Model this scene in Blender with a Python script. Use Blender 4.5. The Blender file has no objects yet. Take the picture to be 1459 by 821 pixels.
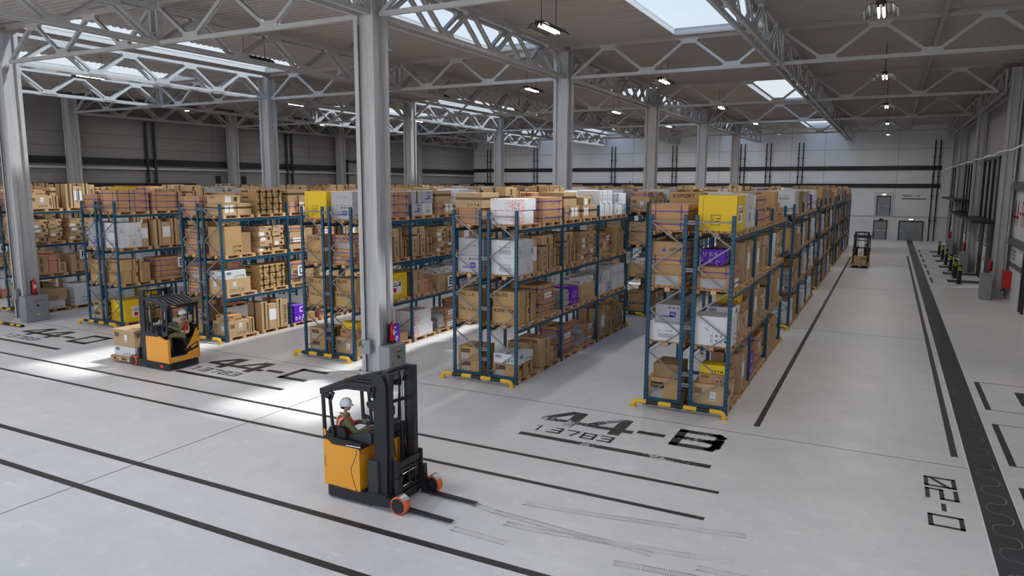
import bpy, math, random
from mathutils import Vector, Matrix

# ------------------------------------------------------------------ camera, world, sun, exposure
scene = bpy.context.scene
COL = scene.collection
FPX = 1026.1
cd = bpy.data.cameras.new('camera')
cam = bpy.data.objects.new('camera', cd)
COL.objects.link(cam)
cd.sensor_width = 36.0
cd.lens = FPX / 1459.0 * 36.0
cd.clip_end = 500
yaw, pitch, roll = 0.479563782, 0.143710419, -0.00368247
fw = Vector((-math.sin(yaw) * math.cos(pitch), math.cos(yaw) * math.cos(pitch), -math.sin(pitch)))
rt = Vector((math.cos(yaw), math.sin(yaw), 0))
dn = fw.cross(rt)
r2 = math.cos(roll) * rt + math.sin(roll) * dn
d2 = -math.sin(roll) * rt + math.cos(roll) * dn
M = Matrix(((r2.x, -d2.x, -fw.x, 0), (r2.y, -d2.y, -fw.y, 0), (r2.z, -d2.z, -fw.z, 6.0), (0, 0, 0, 1)))
cam.matrix_world = M
scene.camera = cam

scene.view_settings.view_transform = 'Standard'
scene.view_settings.look = 'None'
scene.view_settings.gamma = 1.0
scene.view_settings.use_curve_mapping = False
scene.view_settings.exposure = 0.70

SKY = 2.6
SUN = 5.4
LAMP = 120.0
world = bpy.data.worlds.new('world')
scene.world = world
world.use_nodes = True
wn = world.node_tree.nodes
wl = world.node_tree.links
wn.clear()
wo = wn.new('ShaderNodeOutputWorld')
wb = wn.new('ShaderNodeBackground')
wl.new(wb.outputs[0], wo.inputs[0])
tc = wn.new('ShaderNodeTexCoord')
mp = wn.new('ShaderNodeMapping')
mp.inputs['Scale'].default_value = (2.0, 9.0, 6.0)
nz = wn.new('ShaderNodeTexNoise')
nz.inputs['Scale'].default_value = 2.5
nz.inputs['Detail'].default_value = 5
cr = wn.new('ShaderNodeValToRGB')
cr.color_ramp.elements[0].position = 0.35
cr.color_ramp.elements[0].color = (0.22, 0.32, 0.48, 1)
cr.color_ramp.elements[1].position = 0.7
cr.color_ramp.elements[1].color = (0.34, 0.45, 0.62, 1)
wl.new(tc.outputs['Generated'], mp.inputs[0])
wl.new(mp.outputs[0], nz.inputs[0])
wl.new(nz.outputs[0], cr.inputs[0])
# the sky pales towards the horizon
sx = wn.new('ShaderNodeSeparateXYZ')
ab = wn.new('ShaderNodeMapRange')
ab.inputs[1].default_value = 0.05
ab.inputs[2].default_value = 0.6
hz = wn.new('ShaderNodeMix')
hz.data_type = 'RGBA'
hz.inputs[6].default_value = (0.38, 0.375, 0.37, 1)
wl.new(tc.outputs['Generated'], sx.inputs[0])
wl.new(sx.outputs[2], ab.inputs[0])
wl.new(ab.outputs[0], hz.inputs[0])
wl.new(cr.outputs[0], hz.inputs[7])
wl.new(hz.outputs[2], wb.inputs[0])
wb.inputs[1].default_value = SKY

sd = bpy.data.lights.new('sun', 'SUN')
sd.energy = SUN
sd.angle = math.radians(3.5)
sd.color = (1.0, 0.97, 0.93)
sun = bpy.data.objects.new('sun', sd)
COL.objects.link(sun)
sun.rotation_mode = 'QUATERNION'
sun.rotation_quaternion = Vector((-7.0, -5.5, -12.2)).to_track_quat('-Z', 'Y')
sun.location = (0, 20, 40)

# ------------------------------------------------------------------ helpers
MATS = {}


def mat(name, color, rough=0.6, metal=0.0, vary=0.0, noise=0.0, nscale=6.0, spec=0.4, bump=0.0, stretch=None):
    if name in MATS:
        return MATS[name]
    m = bpy.data.materials.new(name)
    MATS[name] = m
    m.use_nodes = True
    nt = m.node_tree
    b = nt.nodes['Principled BSDF']
    b.inputs['Roughness'].default_value = rough
    b.inputs['Metallic'].default_value = metal
    b.inputs['Specular IOR Level'].default_value = spec
    b.inputs['Base Color'].default_value = (*color, 1)
    src = None
    if noise > 0:
        t = nt.nodes.new('ShaderNodeTexCoord')
        mpn = nt.nodes.new('ShaderNodeMapping')
        if stretch:
            mpn.inputs['Scale'].default_value = stretch
        n = nt.nodes.new('ShaderNodeTexNoise')
        n.inputs['Scale'].default_value = nscale
        n.inputs['Detail'].default_value = 6
        n.inputs['Roughness'].default_value = 0.6
        r = nt.nodes.new('ShaderNodeMapRange')
        r.inputs[1].default_value = 0.3
        r.inputs[2].default_value = 0.7
        r.inputs[3].default_value = 1 - noise
        r.inputs[4].default_value = 1 + noise
        nt.links.new(t.outputs['Object'], mpn.inputs[0])
        nt.links.new(mpn.outputs[0], n.inputs[0])
        nt.links.new(n.outputs[0], r.inputs[0])
        src = r.outputs[0]
        if bump:
            bp = nt.nodes.new('ShaderNodeBump')
            bp.inputs['Strength'].default_value = bump
            bp.inputs['Distance'].default_value = 0.02
            nt.links.new(n.outputs[0], bp.inputs['Height'])
            nt.links.new(bp.outputs[0], b.inputs['Normal'])
    if vary > 0:
        oi = nt.nodes.new('ShaderNodeObjectInfo')
        r2_ = nt.nodes.new('ShaderNodeMapRange')
        r2_.inputs[3].default_value = 1 - vary
        r2_.inputs[4].default_value = 1 + vary
        nt.links.new(oi.outputs['Random'], r2_.inputs[0])
        if src is not None:
            mm = nt.nodes.new('ShaderNodeMath')
            mm.operation = 'MULTIPLY'
            nt.links.new(src, mm.inputs[0])
            nt.links.new(r2_.outputs[0], mm.inputs[1])
            src = mm.outputs[0]
        else:
            src = r2_.outputs[0]
    if src is not None:
        vm = nt.nodes.new('ShaderNodeVectorMath')
        vm.operation = 'SCALE'
        vm.inputs[0].default_value = color
        nt.links.new(src, vm.inputs['Scale'])
        nt.links.new(vm.outputs[0], b.inputs['Base Color'])
    return m


def emis(name, color, strength):
    m = bpy.data.materials.new(name)
    MATS[name] = m
    m.use_nodes = True
    b = m.node_tree.nodes['Principled BSDF']
    b.inputs['Base Color'].default_value = (*color, 1)
    b.inputs['Emission Color'].default_value = (*color, 1)
    b.inputs['Emission Strength'].default_value = strength
    return m


class MB:
    """collects shapes; build() links them as one mesh object"""

    def __init__(self):
        self.v, self.f, self.m, self.mats, self.sm = [], [], [], [], []

    def mi(self, m):
        if m not in self.mats:
            self.mats.append(m)
        return self.mats.index(m)

    def add(self, vs, fs, m, smooth=False):
        o = len(self.v)
        self.v += [tuple(p) for p in vs]
        k = self.mi(m)
        for f in fs:
            self.f.append(tuple(i + o for i in f))
            self.m.append(k)
            self.sm.append(smooth)

    def box(self, x0, x1, y0, y1, z0, z1, m):
        vs = [(x0, y0, z0), (x1, y0, z0), (x1, y1, z0), (x0, y1, z0), (x0, y0, z1), (x1, y0, z1), (x1, y1, z1), (x0, y1, z1)]
        self.add(vs, [(0, 3, 2, 1), (4, 5, 6, 7), (0, 1, 5, 4), (1, 2, 6, 5), (2, 3, 7, 6), (3, 0, 4, 7)], m)

    def cbox(self, x0, x1, y0, y1, z0, z1, m, c=0.006):
        """box with chamfered edges"""
        X, Y, Z = (x0, x1), (y0, y1), (z0, z1)
        vs, idx = [], {}
        for i in (0, 1):
            for j in (0, 1):
                for k in (0, 1):
                    sx, sy, sz = (1 - 2 * i) * c, (1 - 2 * j) * c, (1 - 2 * k) * c
                    for a, p in enumerate(((X[i], Y[j] + sy, Z[k] + sz), (X[i] + sx, Y[j], Z[k] + sz), (X[i] + sx, Y[j] + sy, Z[k]))):
                        idx[(i, j, k, a)] = len(vs)
                        vs.append(p)
        fs = []
        g = lambda i, j, k, a: idx[(i, j, k, a)]
        for i in (0, 1):
            q = [g(i, 0, 0, 0), g(i, 1, 0, 0), g(i, 1, 1, 0), g(i, 0, 1, 0)]
            fs.append(q if i else q[::-1])
            q = [g(0, i, 0, 1), g(0, i, 1, 1), g(1, i, 1, 1), g(1, i, 0, 1)]
            fs.append(q if i else q[::-1])
            q = [g(0, 0, i, 2), g(1, 0, i, 2), g(1, 1, i, 2), g(0, 1, i, 2)]
            fs.append(q if i else q[::-1])
        for i in (0, 1):
            for j in (0, 1):
                fs.append([g(i, j, 0, 0), g(i, j, 1, 0), g(i, j, 1, 1), g(i, j, 0, 1)])
                fs.append([g(i, 0, j, 0), g(i, 1, j, 0), g(i, 1, j, 2), g(i, 0, j, 2)])
                fs.append([g(0, i, j, 1), g(1, i, j, 1), g(1, i, j, 2), g(0, i, j, 2)])
                for k in (0, 1):
                    fs.append([g(i, j, k, 0), g(i, j, k, 1), g(i, j, k, 2)])
        self.add(vs, fs, m)

    def bar(self, p, q, w, h, m, up=(0, 0, 1)):
        p, q = Vector(p), Vector(q)
        d = (q - p)
        if d.length < 1e-6:
            return
        d.normalize()
        u = Vector(up)
        s = d.cross(u)
        if s.length < 1e-4:
            s = d.cross(Vector((0, 1, 0)))
        s.normalize()
        t = s.cross(d)
        s *= w / 2
        t *= h / 2
        vs = [p - s - t, p + s - t, p + s + t, p - s + t, q - s - t, q + s - t, q + s + t, q - s + t]
        self.add(vs, [(0, 1, 2, 3), (4, 7, 6, 5), (0, 4, 5, 1), (1, 5, 6, 2), (2, 6, 7, 3), (3, 7, 4, 0)], m)

    def tube(self, pts, r, m, n=10, caps=True, smooth=True):
        pts = [Vector(p) for p in pts]
        rs = r if isinstance(r, (list, tuple)) else [r] * len(pts)
        rings = []
        ref = None
        for i, p in enumerate(pts):
            a = pts[max(i - 1, 0)]
            b = pts[min(i + 1, len(pts) - 1)]
            d = (b - a).normalized()
            if ref is None:
                ref = Vector((0, 0, 1)) if abs(d.z) < 0.9 else Vector((1, 0, 0))
            s = d.cross(ref)
            if s.length < 1e-4:
                s = d.cross(Vector((0, 1, 0)))
            s.normalize()
            t = s.cross(d)
            ref = t
            rings.append([p + (s * math.cos(2 * math.pi * k / n) + t * math.sin(2 * math.pi * k / n)) * rs[i] for k in range(n)])
        vs = [v for rg in rings for v in rg]
        fs = []
        for i in range(len(pts) - 1):
            for k in range(n):
                fs.append((i * n + k, i * n + (k + 1) % n, (i + 1) * n + (k + 1) % n, (i + 1) * n + k))
        self.add(vs, fs, m, smooth)
        if caps:
            self.add(rings[0], [tuple(range(n))[::-1]], m)
            self.add(rings[-1], [tuple(range(n))], m)

    def cyl(self, p, q, r, m, n=16):
        self.tube([p, q], r, m, n)

    def prism(self, poly, axis, a0, a1, m):
        """poly: 2-D outline; axis 0: (a,y,z) 1: (x,a,z) 2: (x,y,a)"""
        def P(c, a):
            return (a, c[0], c[1]) if axis == 0 else (c[0], a, c[1]) if axis == 1 else (c[0], c[1], a)
        n = len(poly)
        vs = [P(c, a0) for c in poly] + [P(c, a1) for c in poly]
        fs = [tuple(range(n))[::-1], tuple(range(n, 2 * n))] + [(i, (i + 1) % n, n + (i + 1) % n, n + i) for i in range(n)]
        self.add(vs, fs, m)

    def quad(self, a, b, c, d, m):
        self.add([a, b, c, d], [(0, 1, 2, 3)], m)

    def mesh(self, name):
        me = bpy.data.meshes.new(name)
        me.from_pydata(self.v, [], self.f)
        for m in self.mats:
            me.materials.append(m)
        me.polygons.foreach_set('material_index', self.m)
        me.polygons.foreach_set('use_smooth', self.sm)
        me.update()
        return me

    def build(self, name, parent=None, loc=None):
        return put(name, self.mesh(name), parent, loc)


def put(name, me, parent=None, loc=None, rotz=0):
    o = bpy.data.objects.new(name, me)
    COL.objects.link(o)
    if parent:
        o.parent = parent
    if loc:
        o.location = loc
    if rotz:
        o.rotation_euler = (0, 0, rotz)
    return o


def tag(o, label, cat, group=None, kind=None):
    if label:
        o['label'] = label
    if cat:
        o['category'] = cat
    if group:
        o['group'] = group
    if kind:
        o['kind'] = kind
    return o


def thing(name, label, cat, loc=(0, 0, 0), rotz=0, group=None):
    o = bpy.data.objects.new(name, None)
    COL.objects.link(o)
    o.location = loc
    o.rotation_euler = (0, 0, rotz)
    o.empty_display_size = 0.2
    return tag(o, label, cat, group)


def kids(o):
    return [c for c in KIDS.get(o.name, [])]


KIDS = {}


def copy_tree(o, children, parent=None):
    c = o.copy()
    COL.objects.link(c)
    if parent:
        c.parent = parent
    for ch in children.get(o, []):
        copy_tree(ch, children, c)
    return c


def child_map(root):
    out = {}
    for o in bpy.data.objects:
        if o.parent:
            out.setdefault(o.parent, []).append(o)
    return out


def struct(o):
    o['kind'] = 'structure'
    return o


# stroke font on a 1 x 1 cell
GL = {
    '0': ['00 10 11 01 00', '02 98'], '1': ['50 51', '29 51'], '2': ['01 11 1c 0c 00 10'], '3': ['01 11 10 00', '2c 1c'],
    '4': ['13 03 71 70'], '7': ['01 11 60'], '8': ['00 10 11 01 00', '0c 1c'], '5': ['11 01 0c 1c 10 00'], '6': ['11 01 00 10 1c 0c'],
    '9': ['1c 0c 01 11 10 00'], '-': ['2c 8c'],
    'A': ['00 01 11 10', '0c 1c'], 'B': ['00 01 91 19 16 8c 14 12 90 00', '0c 8c'], 'C': ['11 01 00 10'], 'D': ['00 10 11 01 00'],
    'E': ['11 01 00 10', '0c 8c'], 'F': ['00 01 11', '0c 8c'], 'G': ['11 01 00 10 1c 5c'], 'H': ['00 01', '10 11', '0c 1c'],
    'I': ['50 51'], 'K': ['00 01', '11 0c 10'], 'L': ['01 00 10'], 'M': ['00 01 5c 11 10'], 'N': ['00 01 10 11'],
    'O': ['00 10 11 01 00'], 'P': ['00 01 11 1c 0c'], 'R': ['00 01 11 1c 0c', '5c 10'], 'S': ['11 01 0c 1c 10 00'],
    'T': ['01 11', '50 51'], 'U': ['01 00 10 11'], 'X': ['00 11', '01 10'], 'Y': ['01 5c 11', '5c 50'], '*': ['05 18', '15 08', '50 51'],
    ' ': [],
}


def _c(ch):
    return {'1': 1.0, 'c': 0.5}.get(ch, int(ch, 16) / 10.0 if ch not in '0' else 0.0)


def glyph(mb, ch, o, ux, uy, w, h, th, m, n=None):
    """draw one glyph; o lower-left corner, ux, uy unit vectors, w,h size, th stroke thickness"""
    for s in GL.get(ch, []):
        pts = [(_c(t[0]), _c(t[1])) for t in s.split()]
        P = [(th / 2 + a * (w - th), th / 2 + b * (h - th)) for a, b in pts]
        for (x0, y0), (x1, y1) in zip(P, P[1:]):
            d = math.hypot(x1 - x0, y1 - y0) or 1
            dx, dy = (x1 - x0) / d * th / 2, (y1 - y0) / d * th / 2
            cs = [(x0 - dx + dy, y0 - dy - dx), (x1 + dx + dy, y1 + dy - dx), (x1 + dx - dy, y1 + dy + dx), (x0 - dx - dy, y0 - dy + dx)]
            mb.quad(*[o + ux * a + uy * b for a, b in cs], m)


def text(mb, s, o, ux, uy, h, w, th, gap, m):
    o, ux, uy = Vector(o), Vector(ux), Vector(uy)
    for i, ch in enumerate(s):
        ww = w
        glyph(mb, ch, o, ux, uy, ww, h, th, m)
        o = o + ux * (ww + gap)


# ------------------------------------------------------------------ materials
white_steel = mat('white_steel', (0.50, 0.50, 0.505), 0.45, 0.0, noise=0.10, nscale=2.0, stretch=(1, 1, 0.2))
col_steel = mat('column_steel', (0.43, 0.43, 0.44), 0.45, 0.0, noise=0.14, nscale=2.5, stretch=(3, 3, 0.25))
truss_paint = mat('truss_paint', (0.46, 0.46, 0.46), 0.5, 0.0, noise=0.08, nscale=1.5)
roof_mat = mat('roof_sheet', (0.38, 0.35, 0.33), 0.6, 0.0, noise=0.05, nscale=0.3)
wall_shaded = mat('wall_panel_shaded', (0.235, 0.23, 0.235), 0.6, noise=0.05, nscale=0.4)  # same wall panel, the side walls' weaker light put into a darker colour
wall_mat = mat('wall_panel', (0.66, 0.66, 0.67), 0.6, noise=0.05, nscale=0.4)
wall_dark = mat('band_black', (0.012, 0.012, 0.014), 0.45)
band_grey = mat('band_grey', (0.11, 0.11, 0.115), 0.5)
black = mat('black_paint', (0.012, 0.012, 0.013), 0.45, noise=0.15, nscale=3)
dark_truck = mat('truck_black', (0.016, 0.016, 0.018), 0.42)
truck_grey = mat('truck_grey', (0.035, 0.036, 0.04), 0.45)
orange = mat('truck_orange', (0.80, 0.34, 0.03), 0.35, spec=0.5)
orange_red = mat('tyre_orange', (0.78, 0.14, 0.03), 0.5)
chrome = mat('chrome', (0.7, 0.7, 0.72), 0.2, 1.0)
rack_blue = mat('rack_blue', (0.013, 0.075, 0.135), 0.4, noise=0.1, nscale=4)
rack_grey = mat('brace_grey', (0.20, 0.195, 0.20), 0.4, 0.3)
hole_dark = mat('hole_dark', (0.004, 0.008, 0.012), 0.8)
guard_yellow = mat('guard_yellow', (0.72, 0.42, 0.03), 0.4, noise=0.08, nscale=5)
guard_black = mat('guard_black', (0.02, 0.02, 0.02), 0.45)
wood = mat('pallet_wood', (0.46, 0.265, 0.13), 0.75, vary=0.12, noise=0.18, nscale=5)
wood_end = mat('pallet_block', (0.58, 0.37, 0.20), 0.75, vary=0.12)
box_grey = mat('cabinet_grey', (0.24, 0.26, 0.275), 0.4)
red = mat('extinguisher_red', (0.52, 0.012, 0.015), 0.3)
red_paint = mat('red_paint', (0.42, 0.02, 0.02), 0.5)
green = mat('button_green', (0.02, 0.32, 0.06), 0.4)
yellow_btn = mat('sticker_yellow', (0.7, 0.75, 0.02), 0.4)
steel_dark = mat('dark_metal', (0.05, 0.05, 0.055), 0.4, 0.5)
sign_white = mat('sign_white', (0.78, 0.78, 0.78), 0.5)
ink = mat('ink_black', (0.02, 0.018, 0.016), 0.6)
ink_soft = mat('ink_brown', (0.035, 0.024, 0.014), 0.6)
paper = mat('label_paper', (0.72, 0.73, 0.75), 0.6)
paper_grey = mat('label_grey', (0.36, 0.37, 0.38), 0.6, noise=0.2, nscale=20)
tape_dark = mat('tape_brown', (0.095, 0.058, 0.024), 0.3)
tape_blue = mat('strap_blue', (0.045, 0.04, 0.25), 0.4)
tape_red = mat('strap_red', (0.6, 0.03, 0.04), 0.4)
logo_blue = mat('print_violet', (0.08, 0.06, 0.42), 0.5)
K = [mat('kraft_tan', (0.45, 0.305, 0.165), 0.75, vary=0.10, noise=0.05, nscale=4),
     mat('kraft_ochre', (0.45, 0.285, 0.125), 0.75, vary=0.10, noise=0.05, nscale=4),
     mat('kraft_brown', (0.34, 0.215, 0.11), 0.75, vary=0.12, noise=0.06, nscale=4),
     mat('kraft_orange', (0.45, 0.245, 0.115), 0.7, vary=0.12, noise=0.05, nscale=4)]
kraft_edge = mat('kraft_edge', (0.16, 0.085, 0.03), 0.8)
white_card = mat('white_card', (0.60, 0.61, 0.63), 0.6, vary=0.08, noise=0.03, nscale=5)
grey_card = mat('grey_card', (0.38, 0.38, 0.40), 0.6, vary=0.10, noise=0.04, nscale=5)
yellow_card = mat('yellow_card', (0.78, 0.52, 0.012), 0.55, noise=0.03, nscale=4)
purple_card = mat('purple_card', (0.125, 0.012, 0.50), 0.55, noise=0.05, nscale=4)
lilac = mat('print_lilac', (0.50, 0.42, 0.62), 0.6)
pink_card = mat('pink_card', (0.62, 0.28, 0.20), 0.6, noise=0.05, nscale=5)
glass_red = mat('red_sticker', (0.7, 0.03, 0.03), 0.5)
skin = mat('skin', (0.50, 0.26, 0.17), 0.55)
khaki = mat('khaki_cloth', (0.17, 0.155, 0.075), 0.85, noise=0.12, nscale=25)
vest_red = mat('vest_red', (0.55, 0.02, 0.02), 0.7)
vest_yellow = mat('vest_yellow', (0.62, 0.66, 0.18), 0.6)
vest_silver = mat('vest_silver', (0.55, 0.57, 0.58), 0.4)
helmet_white = mat('helmet_white', (0.78, 0.78, 0.80), 0.3)
hair_mat = mat('hair_dark', (0.025, 0.015, 0.01), 0.7)
shoe_mat = mat('boot_brown', (0.07, 0.035, 0.02), 0.6)
glove_mat = mat('glove_grey', (0.30, 0.31, 0.34), 0.7)
tube_light = emis('tube_light', (1.0, 0.97, 0.9), 9.0)
exit_light = emis('lit_sign', (0.95, 0.97, 1.0), 1.6)
lamp_black = mat('lamp_black', (0.02, 0.02, 0.018), 0.5)
reflector_mat = mat('reflector', (0.05, 0.05, 0.042), 0.5, 0.3)


def speckle_mat():
    m = mat('speckled_card', (0.72, 0.72, 0.74), 0.6)
    nt = m.node_tree
    b = nt.nodes['Principled BSDF']
    t = nt.nodes.new('ShaderNodeTexCoord')
    v = nt.nodes.new('ShaderNodeTexVoronoi')
    v.inputs['Scale'].default_value = 26
    n = nt.nodes.new('ShaderNodeTexNoise')
    n.inputs['Scale'].default_value = 1.6
    c = nt.nodes.new('ShaderNodeMapRange')
    c.inputs[1].default_value = 0.35
    c.inputs[2].default_value = 0.6
    c.inputs[3].default_value = 0.02
    c.inputs[4].default_value = 0.45
    l = nt.nodes.new('ShaderNodeMath')
    l.operation = 'LESS_THAN'
    mx = nt.nodes.new('ShaderNodeMix')
    mx.data_type = 'RGBA'
    mx.inputs[6].default_value = (0.74, 0.74, 0.76, 1)
    mx.inputs[7].default_value = (0.75, 0.10, 0.07, 1)
    nt.links.new(t.outputs['Object'], v.inputs[0])
    nt.links.new(t.outputs['Object'], n.inputs[0])
    nt.links.new(n.outputs[0], c.inputs[0])
    nt.links.new(v.outputs[0], l.inputs[0])
    nt.links.new(c.outputs[0], l.inputs[1])
    nt.links.new(l.outputs[0], mx.inputs[0])
    nt.links.new(mx.outputs[2], b.inputs['Base Color'])
    return m


speckle = speckle_mat()


def floor_mat():
    m = bpy.data.materials.new('concrete_floor')
    m.use_nodes = True
    nt = m.node_tree
    b = nt.nodes['Principled BSDF']
    L = nt.links.new
    t = nt.nodes.new('ShaderNodeTexCoord')

    def noise(scale, det, st=None, rough=0.6):
        mpn = nt.nodes.new('ShaderNodeMapping')
        if st:
            mpn.inputs['Scale'].default_value = st
        n = nt.nodes.new('ShaderNodeTexNoise')
        n.inputs['Scale'].default_value = scale
        n.inputs['Detail'].default_value = det
        n.inputs['Roughness'].default_value = rough
        L(t.outputs['Object'], mpn.inputs[0])
        L(mpn.outputs[0], n.inputs[0])
        return n.outputs[0]

    def rng(s, a, b_, c, d):
        r = nt.nodes.new('ShaderNodeMapRange')
        for i, x in enumerate((a, b_, c, d)):
            r.inputs[1 + i].default_value = x
        L(s, r.inputs[0])
        return r.outputs[0]

    def mul(a, c):
        q = nt.nodes.new('ShaderNodeMath')
        q.operation = 'MULTIPLY'
        L(a, q.inputs[0])
        L(c, q.inputs[1])
        return q.outputs[0]
    big = rng(noise(0.22, 4), 0.3, 0.7, 0.95, 1.04)
    mid = rng(noise(1.3, 8, rough=0.7), 0.3, 0.7, 0.95, 1.05)
    flecks = rng(noise(3.5, 10, rough=0.75), 0.56, 0.66, 1.0, 1.13)
    scr = rng(noise(2.2, 6, (0.25, 2.5, 1)), 0.58, 0.7, 1.0, 1.08)
    s = mul(mul(big, mid), mul(flecks, scr))
    vm = nt.nodes.new('ShaderNodeVectorMath')
    vm.operation = 'SCALE'
    vm.inputs[0].default_value = (0.655, 0.64, 0.635)
    L(s, vm.inputs['Scale'])
    L(vm.outputs[0], b.inputs['Base Color'])
    L(rng(noise(1.0, 5), 0.3, 0.7, 0.34, 0.5), b.inputs['Roughness'])
    b.inputs['Specular IOR Level'].default_value = 0.3
    return m


def worn_mat(name, color, amount, scale, edge=False):
    """paint worn away in patches: transparent where the noise is high"""
    m = bpy.data.materials.new(name)
    m.use_nodes = True
    nt = m.node_tree
    b = nt.nodes['Principled BSDF']
    b.inputs['Base Color'].default_value = (*color, 1)
    b.inputs['Roughness'].default_value = 0.55
    t = nt.nodes.new('ShaderNodeTexCoord')
    n = nt.nodes.new('ShaderNodeTexNoise')
    n.inputs['Scale'].default_value = scale
    n.inputs['Detail'].default_value = 8
    n.inputs['Roughness'].default_value = 0.75
    n2 = nt.nodes.new('ShaderNodeTexNoise')
    n2.inputs['Scale'].default_value = 0.9
    ad = nt.nodes.new('ShaderNodeMath')
    ad.operation = 'ADD'
    r = nt.nodes.new('ShaderNodeMapRange')
    r.inputs[1].default_value = amount
    r.inputs[2].default_value = amount + 0.05
    r.inputs[3].default_value = 1
    r.inputs[4].default_value = 0.08
    nt.links.new(t.outputs['Object'], n.inputs[0])
    nt.links.new(t.outputs['Object'], n2.inputs[0])
    nt.links.new(n.outputs[0], ad.inputs[0])
    nt.links.new(n2.outputs[0], ad.inputs[1])
    nt.links.new(ad.outputs[0], r.inputs[0])
    nt.links.new(r.outputs[0], b.inputs['Alpha'])
    return m
# ------------------------------------------------------------------ the hall
YR = [17.9 + 14.45 * k for k in range(-2, 6)]          # truss rows
Y_ROWS = YR[1:7]                                       # 3.45 ... 75.7
YB = 90.3                                              # back wall face
XL = -53.2                                             # left wall face
XW = 5.92                                               # right wall face
YF = -4.5
ZC, ZT, ZB = 12.45, 12.2, 10.95
COLX = [-33.3, -14.1]
MIDX = [-42.9, -23.7, -4.5]

mb = MB()
mb.box(XL - 0.3, XW + 0.3, YF, YB + 0.3, -0.3, 0.0, floor_mat())
struct(mb.build('floor'))

# back wall with door openings left to the doors laid on it
mb = MB()
mb.box(XL - 0.3, XW + 0.3, YB, YB + 0.3, 0, 13.0, wall_mat)
for x in (-48, -40.5, -29.5, -21.5, -18.7, -10.5, -6.9, 0.5):
    mb.box(x, x + 0.03, YB - 0.008, YB, 2.7, 12.4, band_grey)
mb.box(XL, XW, YB - 0.06, YB, 2.55, 2.63, col_steel)
mb.box(XL, XW, YB - 0.012, YB, 9.9, 9.93, band_grey)
struct(mb.build('wall_back'))
mb = MB()
mb.box(XL - 0.3, XL, YF, YB, 0, 13.0, wall_shaded)
for y in range(-3, 90, 6):
    mb.box(XL, XL + 0.012, y, y + 0.03, 0, 12.4, band_grey)
for z in (4.6, 6.7, 8.6, 9.6):
    mb.box(XL, XL + 0.015, YF, YB, z, z + 0.04, band_grey)
mb.box(XL, XL + 0.25, YF, YB, 7.0, 7.15, col_steel)
struct(mb.build('wall_left'))

# right wall: flush up to the first wall column, then the dock bays stand a little further in
XD = 5.62
DOCKS = [(51.2, 59.5), (65.3, 73.4), (79.4, 87.4)]
mb = MB()
mb.box(XW, XW + 0.3, YF, 46.9, 0, 13.0, wall_mat)
mb.box(XD, XW + 0.3, 46.9, YB, 7.75, 13.0, wall_shaded)
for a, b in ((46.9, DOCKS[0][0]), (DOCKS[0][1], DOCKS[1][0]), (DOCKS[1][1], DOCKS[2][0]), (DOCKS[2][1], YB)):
    mb.box(XD, XW + 0.3, a, b, 0, 7.75, wall_shaded)
for z in (9.2, 10.3):
    mb.box(XW - 0.012, XW, YF, 46.9, z, z + 0.03, band_grey)
    mb.box(XD - 0.012, XD, 46.9, YB, z, z + 0.03, band_grey)
struct(mb.build('wall_right'))
tn = [0]


def trim(mb):
    tn[0] += 1
    return struct(mb.build('trim_%d' % tn[0]))


# black bands along the back and left walls
for z0, z1 in ((7.62, 8.10), (5.72, 6.16)):
    mb = MB()
    mb.box(XL + 0.1, 4.7, YB - 0.14, YB, z0, z1, wall_dark)
    trim(mb)
for a, b in ((YF, 32.0), (32.6, 46.4), (47.2, 60.9), (70.5, YB - 0.2)):
    mb = MB()
    mb.box(XL, XL + 0.16, a, b, 7.35, 7.85, wall_dark)
    trim(mb)
for a, b in ((YF, 43.0), (70.5, YB - 0.2)):
    mb = MB()
    mb.box(XL, XL + 0.16, a, b, 5.45, 5.95, wall_dark)
    trim(mb)
# pipes running up the back and left walls in pairs
for x in (-50.6, -43.3, -32.1, -24.1, -15.9, -12.95, -9.4, 4.2):
    for dx in (-0.24, 0.24):
        mb = MB()
        mb.cyl((x + dx, YB - 0.2, 0.0), (x + dx, YB - 0.2, 10.8), 0.065, wall_dark, 10)
        for z in (2.2, 4.8, 6.9, 9.0):
            mb.box(x + dx - 0.13, x + dx + 0.13, YB - 0.3, YB, z, z + 0.08, wall_dark)
        trim(mb)
for y in (38.8, 54.0):
    for dy in (-0.35, 0.35):
        mb = MB()
        mb.cyl((XL + 0.25, y + dy, 0.0), (XL + 0.25, y + dy, 10.8), 0.11, wall_dark, 10)
        trim(mb)
# dock frames on the left wall
for y0, y1, z1 in ((45.2, 48.6, 6.6), (62.5, 70.5, 8.5)):
    mb = MB()
    for a in (y0, y1 - 0.5):
        mb.box(XL, XL + 0.1, a, a + 0.5, 0, z1, wall_dark)
    mb.box(XL, XL + 0.1, y0, y1, z1 - 2.0 if y1 - y0 < 5 else z1 - 0.3, z1 - 1.6 if y1 - y0 < 5 else z1, wall_dark)
    trim(mb)

# roof: corrugated sheet with openings for the skylights
BAYS = [(-4.5, 3.45), (3.45, 17.9), (17.9, 32.35), (32.35, 46.8), (46.8, 61.25), (61.25, 75.7), (75.7, 90.3)]
SKX = [(-8.8, -5.05), (-17.95, -14.45), (-33.0, -29.4), (-42.6, -39.0)]
SKB = [0, 2, 4, 6]
mb = MB()
xs = sorted([XL - 0.3, XW + 0.3] + [x for s in SKX for x in s])
y = YF
pitch_ = 0.32
prof = []
while y < YB + 0.3:
    prof += [(y, 0.0), (y + 0.10, 0.0), (y + 0.16, 0.085), (y + 0.26, 0.085)]
    y += pitch_
prof.append((y, 0.0))


def open_bay(yy):
    for b in SKB:
        if BAYS[b][0] + 0.35 < yy < BAYS[b][1] - 0.35:
            return True
    return False


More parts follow.
